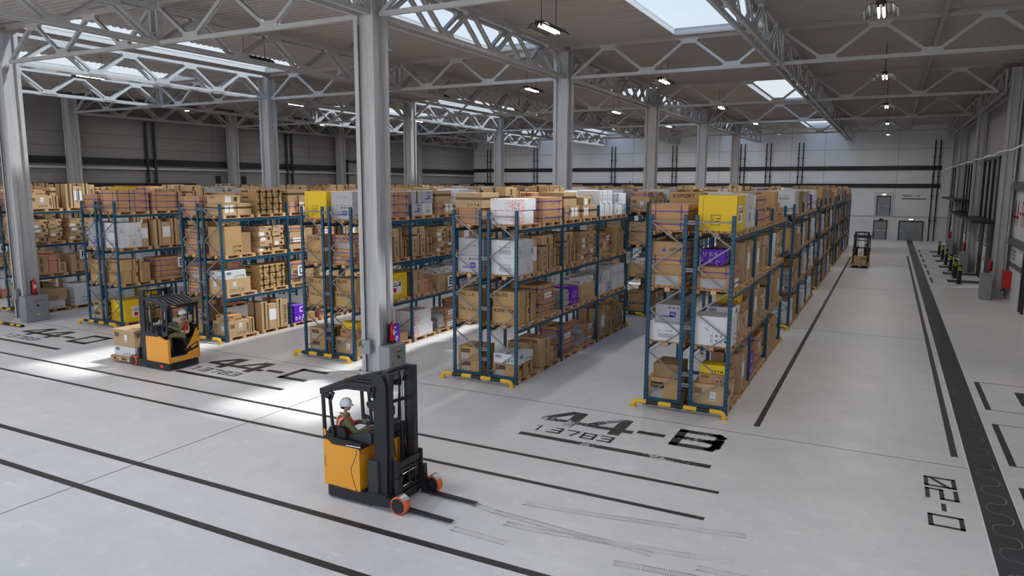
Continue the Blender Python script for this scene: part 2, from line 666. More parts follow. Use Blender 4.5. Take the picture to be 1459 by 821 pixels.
for (y0, a0), (y1, a1) in zip(prof, prof[1:]):
    ym = (y0 + y1) / 2
    if open_bay(ym):
        segs = [(xs[i], xs[i + 1]) for i in range(0, len(xs) - 1, 2)]
    else:
        segs = [(xs[0], xs[-1])]
    for x0, x1 in segs:
        mb.quad((x0, y0, ZC + a0), (x0, y1, ZC + a1), (x1, y1, ZC + a1), (x1, y0, ZC + a0), roof_mat)
# weather skin above the sheet, the same openings
ZO = ZC + 0.13
ys = [YF] + [v for b in SKB for v in (BAYS[b][0] + 0.3, BAYS[b][1] - 0.3)] + [YB + 0.3]
for i in range(len(ys) - 1):
    if ys[i + 1] <= ys[i]:
        continue
    o = (i % 2 == 1)
    segs = [(xs[j], xs[j + 1]) for j in range(0, len(xs) - 1, 2)] if o else [(xs[0], xs[-1])]
    for x0, x1 in segs:
        mb.box(x0, x1, ys[i], ys[i + 1], ZO, ZO + 0.05, roof_mat)
struct(mb.build('ceiling'))

# skylights: kerb, bars and a pane each
gm = bpy.data.materials.new('skylight_glass')
gm.use_nodes = True
g = gm.node_tree
g.nodes.clear()
go = g.nodes.new('ShaderNodeOutputMaterial')
gmix = g.nodes.new('ShaderNodeMixShader')
gt = g.nodes.new('ShaderNodeBsdfTransparent')
gt.inputs[0].default_value = (0.71, 0.735, 0.75, 1)
gg = g.nodes.new('ShaderNodeBsdfGlossy')
gg.inputs['Roughness'].default_value = 0.1
gmix.inputs[0].default_value = 0.04
g.links.new(gt.outputs[0], gmix.inputs[1])
g.links.new(gg.outputs[0], gmix.inputs[2])
g.links.new(gmix.outputs[0], go.inputs[0])
wi = 0
kerb = mat('kerb_white', (0.55, 0.55, 0.55), 0.5)
for b in SKB:
    for x0, x1 in SKX:
        wi += 1
        y0, y1 = BAYS[b][0] + 0.3, BAYS[b][1] - 0.3
        mb = MB()
        t = 0.05
        mb.box(x0, x0 + t, y0, y1, ZC - 0.03, ZO + 0.1, kerb)
        mb.box(x1 - t, x1, y0, y1, ZC + 0.09, ZO + 0.1, kerb)
        mb.box(x0 + t, x1 - t, y0, y0 + t, ZC - 0.03, ZO + 0.1, kerb)
        mb.box(x0 + t, x1 - t, y1 - t, y1, ZC - 0.06, ZO + 0.1, kerb)
        w = struct(mb.build('window_%d' % wi))
        mb = MB()
        mb.box(x0 + t, x1 - t, y0 + t, y1 - t, ZO + 0.02, ZO + 0.04, gm)
        mb.build('window_pane', w)

# ------------------------------------------------------------------ steel columns
def column_mesh(h=0.36, c=0.15, r=0.10):
    mb = MB()
    for sx in (-1, 1):
        for sy in (-1, 1):
            x0, x1 = sorted((sx * h, sx * (h - c)))
            y0, y1 = sorted((sy * h, sy * (h - c)))
            mb.box(x0, x1, y0, y1, 0.02, 12.1, col_steel)
    i = h - r
    mb.box(-i, i, -i, i, 0.02, 12.1, col_steel)
    return mb.mesh('shaft')


cm = column_mesh()
cmw = column_mesh(0.29, 0.10, 0.12)


def column(x, y, label, cabinet=False, wall=False, group=None):
    t = thing('steel_column', label, 'column', (x, y, 0), 0, group)
    put('shaft', cmw if wall else cm, t)
    b = MB()
    w = 0.32 if wall else 0.44
    b.box(-w, w, -w, w, 0.0, 0.12, col_steel)
    for sx in (-1, 1):
        for sy in (-1, 1):
            b.cyl((sx * (w - 0.03), sy * (w - 0.03), 0.12), (sx * (w - 0.03), sy * (w - 0.03), 0.16), 0.025, steel_dark, 6)
    b.build('base_plate', t)
    return t


def extinguisher(x, y, z, label, face=1):
    t = thing('fire_extinguisher', label, 'fire extinguisher', (x, y, z))
    b = MB()
    b.tube([(0, 0, 0), (0, 0, 0.03), (0, 0, 0.44), (0, 0, 0.5), (0, 0, 0.54)], [0.075, 0.085, 0.085, 0.06, 0.03], red, 14)
    b.build('cylinder', t)
    b = MB()
    b.cyl((0, 0, 0.54), (0, 0, 0.60), 0.025, steel_dark, 8)
    b.bar((-0.02, 0, 0.59), (0.12, 0, 0.62), 0.03, 0.02, red)
    b.bar((-0.02, 0, 0.62), (0.12, 0, 0.67), 0.03, 0.015, red)
    b.build('valve_handle', t)
    b = MB()
    b.tube([(0, -0.03, 0.57), (0, -0.11, 0.53), (0, -0.12, 0.35), (0, -0.105, 0.12)], 0.012, black, 6)
    b.build('hose', t)
    b = MB()
    b.quad((0.0875, -0.045, 0.2), (0.0875, 0.045, 0.2), (0.0875, 0.045, 0.36), (0.0875, -0.045, 0.36), paper)
    b.build('label_sticker', t)
    b = MB()
    b.box(-0.1, -0.08, -0.1, 0.1, -0.04, 0.52, steel_dark)
    b.box(-0.1, 0.08, -0.1, 0.1, -0.06, -0.0, steel_dark)
    b.build('bracket', t)
    return t


def cabinet(x, y, w, d, h, label, plain=False):
    """control cabinet; its front with the buttons looks to +x, w along y, d along x, loc = rear foot"""
    t = thing('control_cabinet', label, 'cabinet', (x, y, 0))
    b = MB()
    b.cbox(0, d, 0, w, 0.0, h, box_grey, 0.012)
    b.build('body', t)
    b = MB()
    b.cbox(d, d + 0.018, 0.03, w - 0.03, 0.03, h - 0.03, box_grey, 0.006)
    b.build('door', t)
    xf = d + 0.02
    if plain:
        return t
    ks = ((0.36, red), (0.47, red), (0.58, green), (0.69, green))
    for q, m in ks:
        b = MB()
        b.cyl((xf - 0.004, q * w / 1.0 + 0.05, h * 0.80), (xf + 0.03, q * w + 0.05, h * 0.80), 0.026, m, 10)
        b.build('button', t)
    b = MB()
    b.cyl((xf - 0.004, w * 0.5, h * 0.63), (xf + 0.03, w * 0.5, h * 0.63), 0.04, black, 10)
    b.bar((xf + 0.03, w * 0.5 - 0.03, h * 0.66), (xf + 0.03, w * 0.5 + 0.03, h * 0.6), 0.03, 0.03, black)
    b.build('rotary_switch', t)
    for q, z, m in ((0.70, 0.55, green), (0.76, 0.46, red)):
        b = MB()
        b.cyl((xf - 0.004, q * w, h * z), (xf + 0.02, q * w, h * z), 0.022, m, 8)
        b.build('lamp', t)
    b = MB()
    b.cyl((xf - 0.004, 0.18 * w, h * 0.45), (xf + 0.02, 0.18 * w, h * 0.45), 0.02, black, 8)
    b.build('lock', t)
    b = MB()
    b.add([(xf, w * 0.44, h * 0.26), (xf, w * 0.56, h * 0.26), (xf, w * 0.5, h * 0.33)], [(0, 1, 2)], yellow_btn)
    b.build('warning_sticker', t)
    return t


def junction(x, y, z, label):
    t = thing('junction_box', label, 'junction box', (x, y, z))
    b = MB()
    b.cbox(-0.16, 0.16, -0.14, 0, 0, 0.44, box_grey, 0.01)
    b.build('body', t)
    b = MB()
    b.box(-0.12, -0.10, -0.15, -0.139, 0.18, 0.27, black)
    b.build('latch', t)
    b = MB()
    b.tube([(-0.05, -0.05, 0.0), (-0.05, -0.05, -z + 0.13)], 0.022, steel_dark, 8)
    b.build('conduit', t)
    b = MB()
    b.tube([(-0.05, -0.05, 0.44), (-0.05, -0.05, 9.9)], 0.02, steel_dark, 6)
    b.build('conduit', t)
    return t


names = ['first', 'second', 'third', 'fourth', 'fifth']
for j, X in enumerate(COLX):
    side = 'the row with the tall foreground column' if X > -20 else 'the row further towards the dark side wall'
    for k in range(5):
        y = YR[2 + k]
        if k == 0:
            lb = ('tall pale grey steel column behind the reach truck without a load' if X > -20 else
                  'pale steel column beside the 44-D floor marking')
        else:
            lb = '%s pale steel column of %s, rising behind the racks' % (names[k], side)
        column(X, y, lb)
cabinet(-13.74, 17.45, 0.86, 0.42, 1.0, 'grey control cabinet at the column behind the reach truck without a load').rotation_euler = (0, 0, 0)
extinguisher(-13.64, 18.02, 1.08, 'red fire extinguisher above the cabinet behind the reach truck without a load')
junction(-14.18, 17.525, 0.72, 'small grey junction box on the column behind the reach truck without a load')
cabinet(-32.92, 17.35, 0.98, 0.42, 1.12, 'grey control cabinet at the column beside the 44-D floor marking')
extinguisher(-32.82, 17.95, 1.22, 'red fire extinguisher above the cabinet beside the 44-D floor marking')
junction(-33.36, 17.525, 0.95, 'small grey junction box on the column beside the 44-D floor marking')
for k in range(1, 5):
    y = YR[2 + k]
    column(-52.7, y, '%s grey column against the dark side wall behind the farthest racks' % names[k - 1])
    if k > 1:
        column((5.48, 5.3, 5.3)[k - 2], (46.45, 59.95, 74.0)[k - 2], '%s grey wall column along the dock wall, counted from the red cabinet' % names[k - 2], wall=True)

# ------------------------------------------------------------------ trusses
def truss_parts(L, panels, double, sep, wide, zt=ZT - 0.06, posts=True):
    """local x along the span; returns list of (name, mesh)"""
    out = []
    offs = (-sep / 2, sep / 2) if double else (0.0,)
    for z, nm in ((ZB, 'bottom_chord'), (zt, 'top_chord')):
        tp = truss_paint if posts or nm[0] == 'b' else roof_mat
        for o in offs:
            b = MB()
            w = wide
            b.box(0, L, o - w / 2, o + w / 2, z - 0.07, z - 0.045, tp)
            b.box(0, L, o - w / 2, o - w / 2 + 0.03, z - 0.045, z + 0.07, tp)
            b.box(0, L, o + w / 2 - 0.03, o + w / 2, z - 0.045, z + 0.07, tp)
            out.append((nm, b.mesh(nm)))
    p = L / panels
    nodes = []
    for i in range(panels + 1):
        nodes.append((i * p, ZB))
        if i < panels:
            nodes.append(((i + 0.5) * p, zt))
    for i, ((xa, za), (xb, zb)) in enumerate(zip(nodes, nodes[1:])):
        for o in offs:
            b = MB()
            s = 1 if zb > za else -1
            a0 = Vector((xa, o, za)) + Vector((0.10, 0, 0.04 * s))
            a1 = Vector((xb, o, zb)) - Vector((0.10, 0, 0.04 * s))
            for q in (-0.05, 0.05):
                b.bar(a0 + Vector((0, q, 0)), a1 + Vector((0, q, 0)), 0.055, 0.11, truss_paint)
            m_ = (a0 + a1) / 2
            b.bar(m_ - Vector((0.03 , 0, 0.02 * s)), m_ + Vector((0.03, 0, 0.02 * s)), 0.10, 0.06, truss_paint)
            out.append(('diagonal', b.mesh('diagonal')))
    for i, (x, z) in enumerate(nodes):
        if x < 0.1 or x > L - 0.1:
            continue
        b = MB()
        s = 1 if z < 11.5 else -1
        for o in offs:
            b.prism([(x - 0.46, z), (x - 0.28, z + s * 0.23), (x + 0.28, z + s * 0.23), (x + 0.46, z)][::s], 1, o - 0.085, o + 0.085, truss_paint)
        if double:
            b.box(x - 0.06, x + 0.06, -sep / 2, sep / 2, z - 0.02, z + 0.02, truss_paint)
        out.append(('gusset_plate', b.mesh('gusset_plate')))
    for x in (0.0, L) if posts else ():
        b = MB()
        for o in offs:
            b.box(x - 0.05, x + 0.05, o - 0.05, o + 0.05, ZB, ZT - 0.06, truss_paint)
        if double:
            b.box(x - 0.03, x + 0.03, -sep / 2, sep / 2, ZB + 0.3, ZB + 0.36, truss_paint)
        out.append(('end_post', b.mesh('end_post')))
    return out


def place_truss(parts, x, y, rot, label, group):
    t = thing('roof_truss', label, 'truss', (x, y, 0), rot, group)
    for nm, me in parts:
        put(nm, me, t)
    return t


SX = [-52.5, -33.3, -14.1, 5.1]
tx = truss_parts(19.2 - 0.74, 5, False, 0, 0.14, 12.30, False)
ordn = {0: 'nearest', 1: 'second', 2: 'third', 3: 'fourth', 4: 'fifth'}
for k in range(2, 7):
    for i in range(3):
        wh = ('by the dark side wall', 'between the two rows of free columns', 'from the free columns to the dock wall')[i]
        place_truss(tx, SX[i] + 0.37, YR[k], 0, '%s white cross truss %s' % (ordn[k - 2], wh), 'white cross trusses under the roof')
ty = truss_parts(14.45 - 0.72, 4, True, 0.46, 0.13)
tm = truss_parts(14.45 - 0.1, 4, True, 0.34, 0.12)
bayn = {1: 'over the open floor', 2: 'over the front racks', 3: 'in the second bay', 4: 'in the third bay', 5: 'in the fourth bay', 6: 'by the end wall'}
for X in (-33.3, -14.1, -42.9, -23.7, -4.5, 5.3, -52.7):
    for k in range(1, 7):
        mid = X in (-42.9, -23.7, -4.5)
        if X in (-52.7,) and k < 3:
            continue
        if X == 5.3 and k < 4:
            continue
        if k == 1 and X < -42:
            continue
        y0 = YR[k]
        wh = {-33.3: 'on the column row by the 44-D marking', -14.1: 'on the tall foreground column row', -42.9: 'hung near the dark side wall',
              -23.7: 'hung between the free column rows', -4.5: 'hung midway above the open aisle', 5.3: 'along the dock wall', -52.7: 'along the dark side wall'}[X]
        t = place_truss(tm if mid else ty, X, y0 + (0.05 if mid else 0.36), math.pi / 2, 'lengthwise truss %s, %s' % (wh, bayn[k]), 'white lengthwise trusses under the roof')
# roof purlin seen over the aisle
mb = MB()
mb.box(1.24, 1.40, 3.5, YB, ZC - 0.22, ZC - 0.001, roof_mat)
trim(mb)
for y in YR[1:7]:
    mb = MB()
    mb.box(XL, XW, y - 0.07, y + 0.07, 12.372, ZC - 0.001, roof_mat)
    trim(mb)

# ------------------------------------------------------------------ hanging lamps
def lamp_proto():
    t = thing('hanging_lamp', '', 'lamp', (0, 0, 0))
    L = 0.78
    b = MB()
    b.cbox(-0.13, 0.13, -L - 0.05, L + 0.05, 0.0, 0.11, lamp_black, 0.01)
    b.build('housing', t)
    for s in (-1, 1):
        b = MB()
        pr = [(s * 0.13, 0.06), (s * 0.30, 0.04), (s * 0.47, -0.12), (s * 0.46, -0.135), (s * 0.29, 0.02), (s * 0.13, 0.04)]
        b.prism(pr if s > 0 else pr[::-1], 1, -L, L, reflector_mat)
        b.build('reflector', t)
        b = MB()
        b.cyl((s * 0.07, -L + 0.04, -0.045), (s * 0.07, L - 0.04, -0.045), 0.025, tube_light, 10)
        b.build('tube', t)
        b = MB()
        b.box(s * 0.07 - 0.03, s * 0.07 + 0.03, -L + 0.0, -L + 0.05, -0.07, 0.0, lamp_black)
        b.build('socket', t)
        b = MB()
        b.cyl((0, s * 0.6, 0.11), (0, s * 0.6, 1.42), 0.012, lamp_black, 6)
        b.build('suspension_wire', t)
    return t


ld = bpy.data.lights.new('lamp_glow', 'AREA')
ld.shape = 'RECTANGLE'
ld.size = 0.24
ld.size_y = 1.45
ld.energy = LAMP
ld.color = (1.0, 0.97, 0.93)
proto = lamp_proto()
cmap = child_map(proto)
first = True
rowtxt = {-0.6: 'over the open aisle by the dock wall', -10.9: 'beside the aisle truss', -18.6: 'in the row above racks B and A', -25.0: 'in the row above the D racks', -36.5: 'in the row above the E racks', -46.8: 'in the row next to the dark side wall'}
place = ['nearest', 'second', 'third', 'fourth', 'fifth', 'sixth', 'seventh']
for X in (-0.6, -10.9, -18.6, -25.0, -36.5, -46.8):
    for k in (1, 2, 3, 4, 5, 6):
        y = (10.0 if X > -5 else 9.2) + 14.45 * (k - 1)
        if k < 1:
            y = 0.5
            if X < -40:
                continue
        z = 11.05 if X > -5 else 11.35
        lt = proto if first else copy_tree(proto, cmap)
        first = False
        lt.location = (X, y, z)
        lt['label'] = '%s black hanging tube lamp %s' % (place[k - 1] if k > 0 else 'outermost', rowtxt[X])
        lt['group'] = 'hanging tube lamps under the roof'
        lo = bpy.data.objects.new('lamp_glow', ld)
        COL.objects.link(lo)
        lo.parent = lt
        lo.location = (0, 0, -0.085)
# ------------------------------------------------------------------ doors and signs of the back wall
dn_ = [0]


def wall_door(x0, x1, z0, z1, leaves=1, lit=None):
    dn_[0] += 1
    y = YB
    b = MB()
    f = 0.09
    b.box(x0 - f, x0, y - 0.12, y, z0, z1 + f, wall_dark)
    b.box(x1, x1 + f, y - 0.12, y, z0, z1 + f, wall_dark)
    b.box(x0, x1, y - 0.12, y, z1, z1 + f, wall_dark)
    d = struct(b.build('door_%d' % dn_[0]))
    w = (x1 - x0) / leaves
    for i in range(leaves):
        b = MB()
        b.cbox(x0 + i * w + 0.01, x0 + (i + 1) * w - 0.01, y - 0.07, y - 0.01, z0 + 0.01, z1 - 0.01, box_grey, 0.005)
        b.build('door_leaf', d)
        b = MB()
        b.cyl((x0 + i * w + 0.15, y - 0.12, z0 + 1.02), (x0 + (i + 1) * w - 0.15, y - 0.12, z0 + 1.02), 0.02, chrome, 8)
        b.box(x0 + i * w + 0.13, x0 + i * w + 0.17, y - 0.13, y - 0.07, z0 + 0.94, z0 + 1.10, chrome)
        b.box(x0 + (i + 1) * w - 0.17, x0 + (i + 1) * w - 0.13, y - 0.13, y - 0.07, z0 + 0.94, z0 + 1.10, chrome)
        b.build('push_bar', d)
        b = MB()
        b.box(x0 + (i + .3) * w, x0 + (i + .7) * w, y - 0.075, y - 0.069, z0 + 1.2, z0 + 1.25, band_grey)
        b.build('door_plate', d)
    return d


wall_door(-1.35, -0.15, 0, 2.05)
wall_door(-1.2, 0.05, 2.7, 4.75)
wall_door(1.15, 3.35, 0, 2.05, 2)
b = MB()
b.box(-1.55, 0.4, YB - 0.05, YB, 2.65, 2.70, col_steel)
for x in (-1.5, 0.3):
    b.box(x, x + 0.06, YB - 0.05, YB, 2.7, 5.15, col_steel)
b.box(-1.5, 0.36, YB - 0.05, YB, 5.1, 5.15, col_steel)
trim(b)
for x, z, l in ((-0.78, 4.9, 'lit white exit sign above the upper door of the end wall'), (2.0, 2.22, 'lit white exit sign above the grey double door')):
    t = thing('exit_sign', l, 'sign', (x, YB, z))
    b = MB()
    b.cbox(0, 0.42, -0.1, 0, 0, 0.15, box_grey, 0.01)
    b.build('casing', t)
    b = MB()
    b.box(0.02, 0.40, -0.104, -0.1, 0.02, 0.13, exit_light)
    b.build('screen', t)
b = MB()
b.cbox(-0.9, -0.48, YB - 0.1, YB, 2.2, 2.33, steel_dark, 0.01)
tag(b.build('exit_sign'), 'dark unlit sign above the lower door of the end wall', 'sign')
b = MB()
text(b, 'AREA 13', (1.2, YB - 0.006, 4.72), (1, 0, 0), (0, 0, 1), 0.26, 0.2, 0.04, 0.04, ink)
b.box(1.15, 3.5, YB - 0.008, YB - 0.004, 4.48, 4.58, wall_dark)
tag(b.build('wall_lettering'), 'small dark stencilled letters over a black line on the end wall', 'lettering')

# ------------------------------------------------------------------ right wall
for z0, z1, a, c in ((5.75, 6.2, 20, 46.6), (2.95, 3.3, 20, 46.8), (1.8, 2.02, 20, 46.1)):
    b = MB()
    d = 0.2 if z0 > 2.5 else 0.05
    b.box(XW - d, XW, a, c, z0, z1, band_grey)
    if z0 > 5:
        for y in range(20, 46, 1):
            b.box(XW - d - 0.015, XW - d, y, y + 0.5, z0 + 0.1, z1 - 0.1, band_grey)
    trim(b)
b = MB()
text(b, '44-A', (XW - 0.006, 46.35, 3.95), (0, -1, 0), (0, 0, 1), 1.3, 0.72, 0.16, 0.12, red_paint)
tag(b.build('wall_lettering'), 'big red 44 painted on the dock wall beside the red cabinet', 'lettering')
b = MB()
text(b, '13783', (XW - 0.006, 46.3, 2.2), (0, -1, 0), (0, 0, 1), 0.48, 0.3, 0.06, 0.08, ink)
tag(b.build('wall_lettering'), 'black number 13783 under the red 44 on the dock wall', 'lettering')
# black gate frame at the frame's edge
b = MB()
b.box(XW - 0.1, XW, 41.3, 41.6, 0, 2.6, wall_dark)
b.box(XW - 0.1, XW, 40.6, 40.9, 0, 2.6, wall_dark)
b.box(XW - 0.1, XW, 40.6, 41.6, 2.6, 2.8, wall_dark)
trim(b)
t = thing('wall_cabinet', 'red wall cabinet below the number 13783 on the dock wall', 'cabinet', (XW, 45.0, 0.65))
b = MB()
b.cbox(-0.32, 0, 0, 0.95, 0, 0.9, red, 0.015)
b.build('body', t)
b = MB()
b.cbox(-0.34, -0.32, 0.04, 0.91, 0.04, 0.86, red, 0.006)
b.build('door', t)
b = MB()
b.cyl((-0.3, 0.2, -0.12), (-0.3, 0.2, 0.0), 0.05, steel_dark, 8)
b.cyl((-0.3, 0.2, -0.12), (-0.45, 0.2, -0.12), 0.035, steel_dark, 8)
b.build('outlet_pipe', t)

# window bays with black posts above the canopy, panelled doors below it
wn_ = wi
dark_glass = mat('dark_glazing', (0.008, 0.009, 0.011), 0.25)
for q, (a, c) in enumerate(DOCKS):
    wn_ += 1
    b = MB()
    for y in (a, a + 2.7, a + 5.2, c - 0.25):
        b.box(XD - 0.06, XD + 0.2, y, y + 0.25, 3.9, 7.75, wall_dark)
    b.box(XD - 0.06, XD + 0.2, a, c, 7.6, 7.75, wall_dark)
    w = struct(b.build('window_%d' % wn_))
    b = MB()
    b.box(XD + 0.06, XD + 0.1, a, c, 3.9, 7.6, dark_glass)
    b.build('window_pane', w)
    for y in (a + 1.5, a + 4.0, a + 6.6):
        b = MB()
        b.box(XD - 0.03, XD + 0.07, y, y + 0.14, 3.9, 7.6, col_steel)
        b.build('window_mullion', w)
    # door leaves between black jambs
    b = MB()
    b.box(XD - 0.06, XD + 0.2, a, c, 3.6, 3.9, wall_dark)
    trim(b)
    for y0, y1 in ((a + 2.2, a + 4.4), (a + 6.4, c)):
        dn_[0] += 1
        b = MB()
        b.box(XD - 0.10, XD + 0.2, y0 - 2.0 if y1 < c else y0 - 1.9, y0, 0.0, 3.6, wall_dark)
        d = struct(b.build('door_%d' % dn_[0]))
        b = MB()
        b.box(XD - 0.04, XD + 0.1, y0, y1, 0.02, 3.6, white_card)
        for z in (0.6, 1.2, 1.8, 3.3):
            b.box(XD - 0.046, XD - 0.04, y0, y1, z, z + 0.02, band_grey)
        b.build('door_leaf', d)
        b = MB()
        text(b, '13', (XD - 0.047, y1 - 0.45, 2.85), (0, -1, 0), (0, 0, 1), 0.36, 0.5, 0.09, 0.14, ink)
        text(b, '783', (XD - 0.047, y1 - 0.45, 2.42), (0, -1, 0), (0, 0, 1), 0.30, 0.36, 0.07, 0.1, ink)
        b.box(XD - 0.05, XD - 0.044, y0 + 0.3, y1 - 0.3, 2.2, 2.28, ink)
        b.box(XD - 0.05, XD - 0.044, y0 + 0.9, y1 - 0.9, 1.3, 1.5, ink)
        b.build('door_lettering', d)
for y0, y1, z in ((51.2, 71.5, 3.72), (65.5, 82.7, 4.74)):
    b = MB()
    for (ya, yb) in ([(y0, 59.6), (60.3, y1)] if z < 4 else [(y0, 73.6), (74.35, y1)]):
        b.box(4.98, XD, ya, yb, z, z + 0.18, wall_dark)
    b.box(4.5, 4.98, y0 + 0.6, y1, z + 0.02, z + 0.16, wall_dark)
    trim(b)
# pipe along the wall
b = MB()
pts = []
y = 20.0
i = 0
random.seed(4)
while y < 90:
    pts.append((4.98 + random.uniform(-.03, .03), y, 7.72 + random.uniform(-0.05, 0.05)))
    y += 2.4
b.tube(pts, 0.045, sign_white, 7)
tag(b.build('cable'), 'thin pale cable strung along the dock wall columns', 'cable')

grp = 'grey cabinets at the dock wall columns'
for q, y in enumerate((45.0, 58.6, 72.6)):
    cabinet((4.6, 4.62, 4.62)[q], y, 1.0, 0.5, 1.35, ['grey plain cabinet before the wall column by the red cabinet', 'grey plain cabinet at the dock wall beside the bollards', 'farthest grey plain cabinet at the dock wall'][q], True)['group'] = grp
    extinguisher((5.09, 4.91, 4.91)[q], (46.6, 60.1, 74.15)[q], 1.45, ['red fire extinguisher on the wall column by the red cabinet', 'red fire extinguisher at the dock wall beside the middle grey cabinet', 'farthest red fire extinguisher at the dock wall'][q]).rotation_euler = (0, 0, math.pi)

# bollards
pr = None
for q, y in enumerate((51.6, 54.7, 55.7, 59.1, 63.7, 68.0, 72.6)):
    t = thing('bollard', '%s black bollard with yellow rings, counted from the red cabinet' % (names + ['sixth', 'seventh'])[q] if q else 'foremost black bollard with yellow rings, standing before the dock doors', 'bollard', (4.13, y, 0), 0, 'black bollards before the dock doors')
    if q == 0:
        b = MB()
        b.cyl((0, 0, 0.02), (0, 0, 1.12), 0.11, black, 16)
        m1 = b.mesh('post')
        b = MB()
        b.tube([(0, 0, 1.12), (0, 0, 1.17), (0, 0, 1.2)], [0.11, 0.09, 0.04], black, 16)
        m2 = b.mesh('cap')
        b = MB()
        b.cyl((0, 0, 0.86), (0, 0, 0.92), 0.114, yellow_btn, 16)
        m3 = b.mesh('ring')
        b = MB()
        b.cyl((0, 0, 1.0), (0, 0, 1.06), 0.114, yellow_btn, 16)
        m3b = b.mesh('ring')
        b = MB()
        b.cyl((0, 0, 0), (0, 0, 0.03), 0.2, steel_dark, 16)
        m4 = b.mesh('base_plate')
    for nm, me in (('post', m1), ('cap', m2), ('ring', m3), ('ring', m3b), ('base_plate', m4)):
        put(nm, me, t)

# ------------------------------------------------------------------ floor paint
paint = worn_mat('floor_paint', (0.022, 0.021, 0.02), 1.27, 5.0)
paint_worn = worn_mat('floor_paint_worn', (0.022, 0.021, 0.02), 1.10, 11.0)
paint_solid = mat('floor_paint_solid', (0.03, 0.03, 0.03), 0.55)
joint = mat('floor_joint', (0.10, 0.10, 0.10), 0.8)
ZP = 0.004


def strip(x0, x1, y0, y1, m, z=ZP, name=None):
    b = MB()
    b.box(x0, x1, y0, y1, 0.0, z, m)
    return trim(b)


for y, w, xr in ((13.80, 0.125, -2.58), (12.54, 0.125, -2.58), (9.42, 0.16, 1.0), (8.12, 0.16, 1.0)):
    strip(-52, xr, y - w / 2, y + w / 2, paint)
strip(-2.64, -2.50, 18.24, 67.0, paint_solid)
strip(1.61, 1.75, 18.2, 70.0, paint_solid)
for y in (17.56, 32.01, 46.46, 60.9, 75.4, 3.1):
    strip(-52, 1.9, y - 0.012, y + 0.012, joint, 0.002)
for x in (-14.0, -33.2):
    strip(x - 0.012, x + 0.012, YF, 18.9 if x > -20 else 18.9, joint, 0.0025)
# black rail trench with its winding joint
rail_m = mat('rail_cover', (0.055, 0.057, 0.062), 0.38, 0.3, noise=0.25, nscale=1.2)
b = MB()
b.box(1.91, 2.49, YF, YB, 0.0, 0.006, rail_m)
trim(b)
b = MB()
b.box(1.885, 1.91, YF, YB, 0.0, 0.0055, sign_white)
b.box(2.49, 2.51, YF, YB, 0.0, 0.0055, sign_white)
trim(b)
b = MB()
pts = []
y = -2.0
while y < 60:
    ph = 2 * math.pi * (y - 13.6) / 0.95
    pts.append((2.2 - 0.185 * math.cos(ph), y + 0.07 * math.sin(2 * ph)))
    y += 0.04
for (xa, ya), (xb, yb) in zip(pts, pts[1:]):
    d = Vector((xb - xa, yb - ya, 0)).normalized() * 0.011
    n_ = Vector((-d.y, d.x, 0))
    b.quad((xa - n_.x, ya - n_.y, 0.0085), (xb - n_.x, yb - n_.y, 0.0085), (xb + n_.x, yb + n_.y, 0.0085), (xa + n_.x, ya + n_.y, 0.0085), chrome)
trim(b)


# dock outlines near, dark dock strips far
for yc in (10.8, 15.3, 19.72, 24.18):
    y0, y1 = yc - 1.57, yc + 1.57
    strip(2.69, 2.83, y0, y1, paint_solid)
    strip(2.83, 6.05, y0, y0 + 0.035, paint_solid)
    strip(2.83, 6.05, y1 - 0.035, y1, paint_solid)
    strip(3.62, 6.0, yc - 0.75, yc + 0.75, paint_solid)
for k in range(6):
    yc = 53.0 + 4.55 * k
    strip(2.66, 2.79, yc - 1.5, yc + 1.4, paint_solid)
    strip(2.79, 6.0, yc - 1.55, yc - 1.51, joint)
    strip(2.79, 6.0, yc + 1.45, yc + 1.49, joint)
    strip(3.59, 5.9, yc - 0.75, yc + 0.8, paint_solid)


def lettering(s, x0, label, mt, mu):
    b = MB()
    base, h, z = 15.96, 1.21, 0.005
    ux, uy = (1, 0, 0), (0, 1, 0)
    o = x0
    for ch, dx, w in (('4', 0.0, 1.26), ('4', 1.23, 1.25), ('-', 2.53, 0.68), (s, 3.41, 1.14)):
        th = 0.24
        if ch == '4':
            X = o + dx
            h0 = base
            P = [(0.0, .33), (.62, .97), (.94, .97), (.94, .44), (1.22, .44), (1.22, .26), (.94, .26), (.94, 0.0), (.68, 0.0), (.68, .26), (0.0, .26)]
            hs = h
            vs = [(X + a, h0 + c_ * hs, z) for a, c_ in P]
            hole = [(.30, .44), (.68, .44), (.68, .80)]
            # outline split in convex pieces round the hole
            q = lambda pts_: b.add([(X + a, h0 + c_ * hs, z) for a, c_ in pts_], [tuple(range(len(pts_)))], mt)
            q([(0, .22), (.68, .22), (.68, .40), (.0, .40)])
            q([(.0, .40), (.26, .40), (.68, .80), (.68, 1.0), (.56, 1.0)])
            q([(.68, .22), (.98, .22), (.98, 1.0), (.68, 1.0)])
            q([(.68, 0), (.98, 0), (.98, .22), (.68, .22)])
            q([(.98, .22), (1.22, .22), (1.22, .40), (.98, .40)])
        elif ch == '-':
            b.box(o + dx, o + dx + w, base + 0.40, base + 0.60, z - 0.001, z, mt)
        else:
            glyph(b, ch, Vector((o + dx, base, z)), Vector(ux), Vector(uy), w, h, 0.215, mt)
    t = thing('floor_lettering', label[0], 'floor marking', (0, 0, 0), 0, 'black stencilled bay numbers on the floor')
    b.build('bay_letters', t)
    b = MB()
    text(b, '13783', (o + 0.10, 15.40, z), ux, uy, 0.40, 0.36, 0.065, 0.075, mt)
    b.build('bay_number', t)
    b = MB()
    b.box(o, o + 4.6, 14.96, 15.15, 0.0, 0.004, mu)
    tag(b.build('floor_line'), label[1], 'floor marking', 'black underlines of the bay numbers')


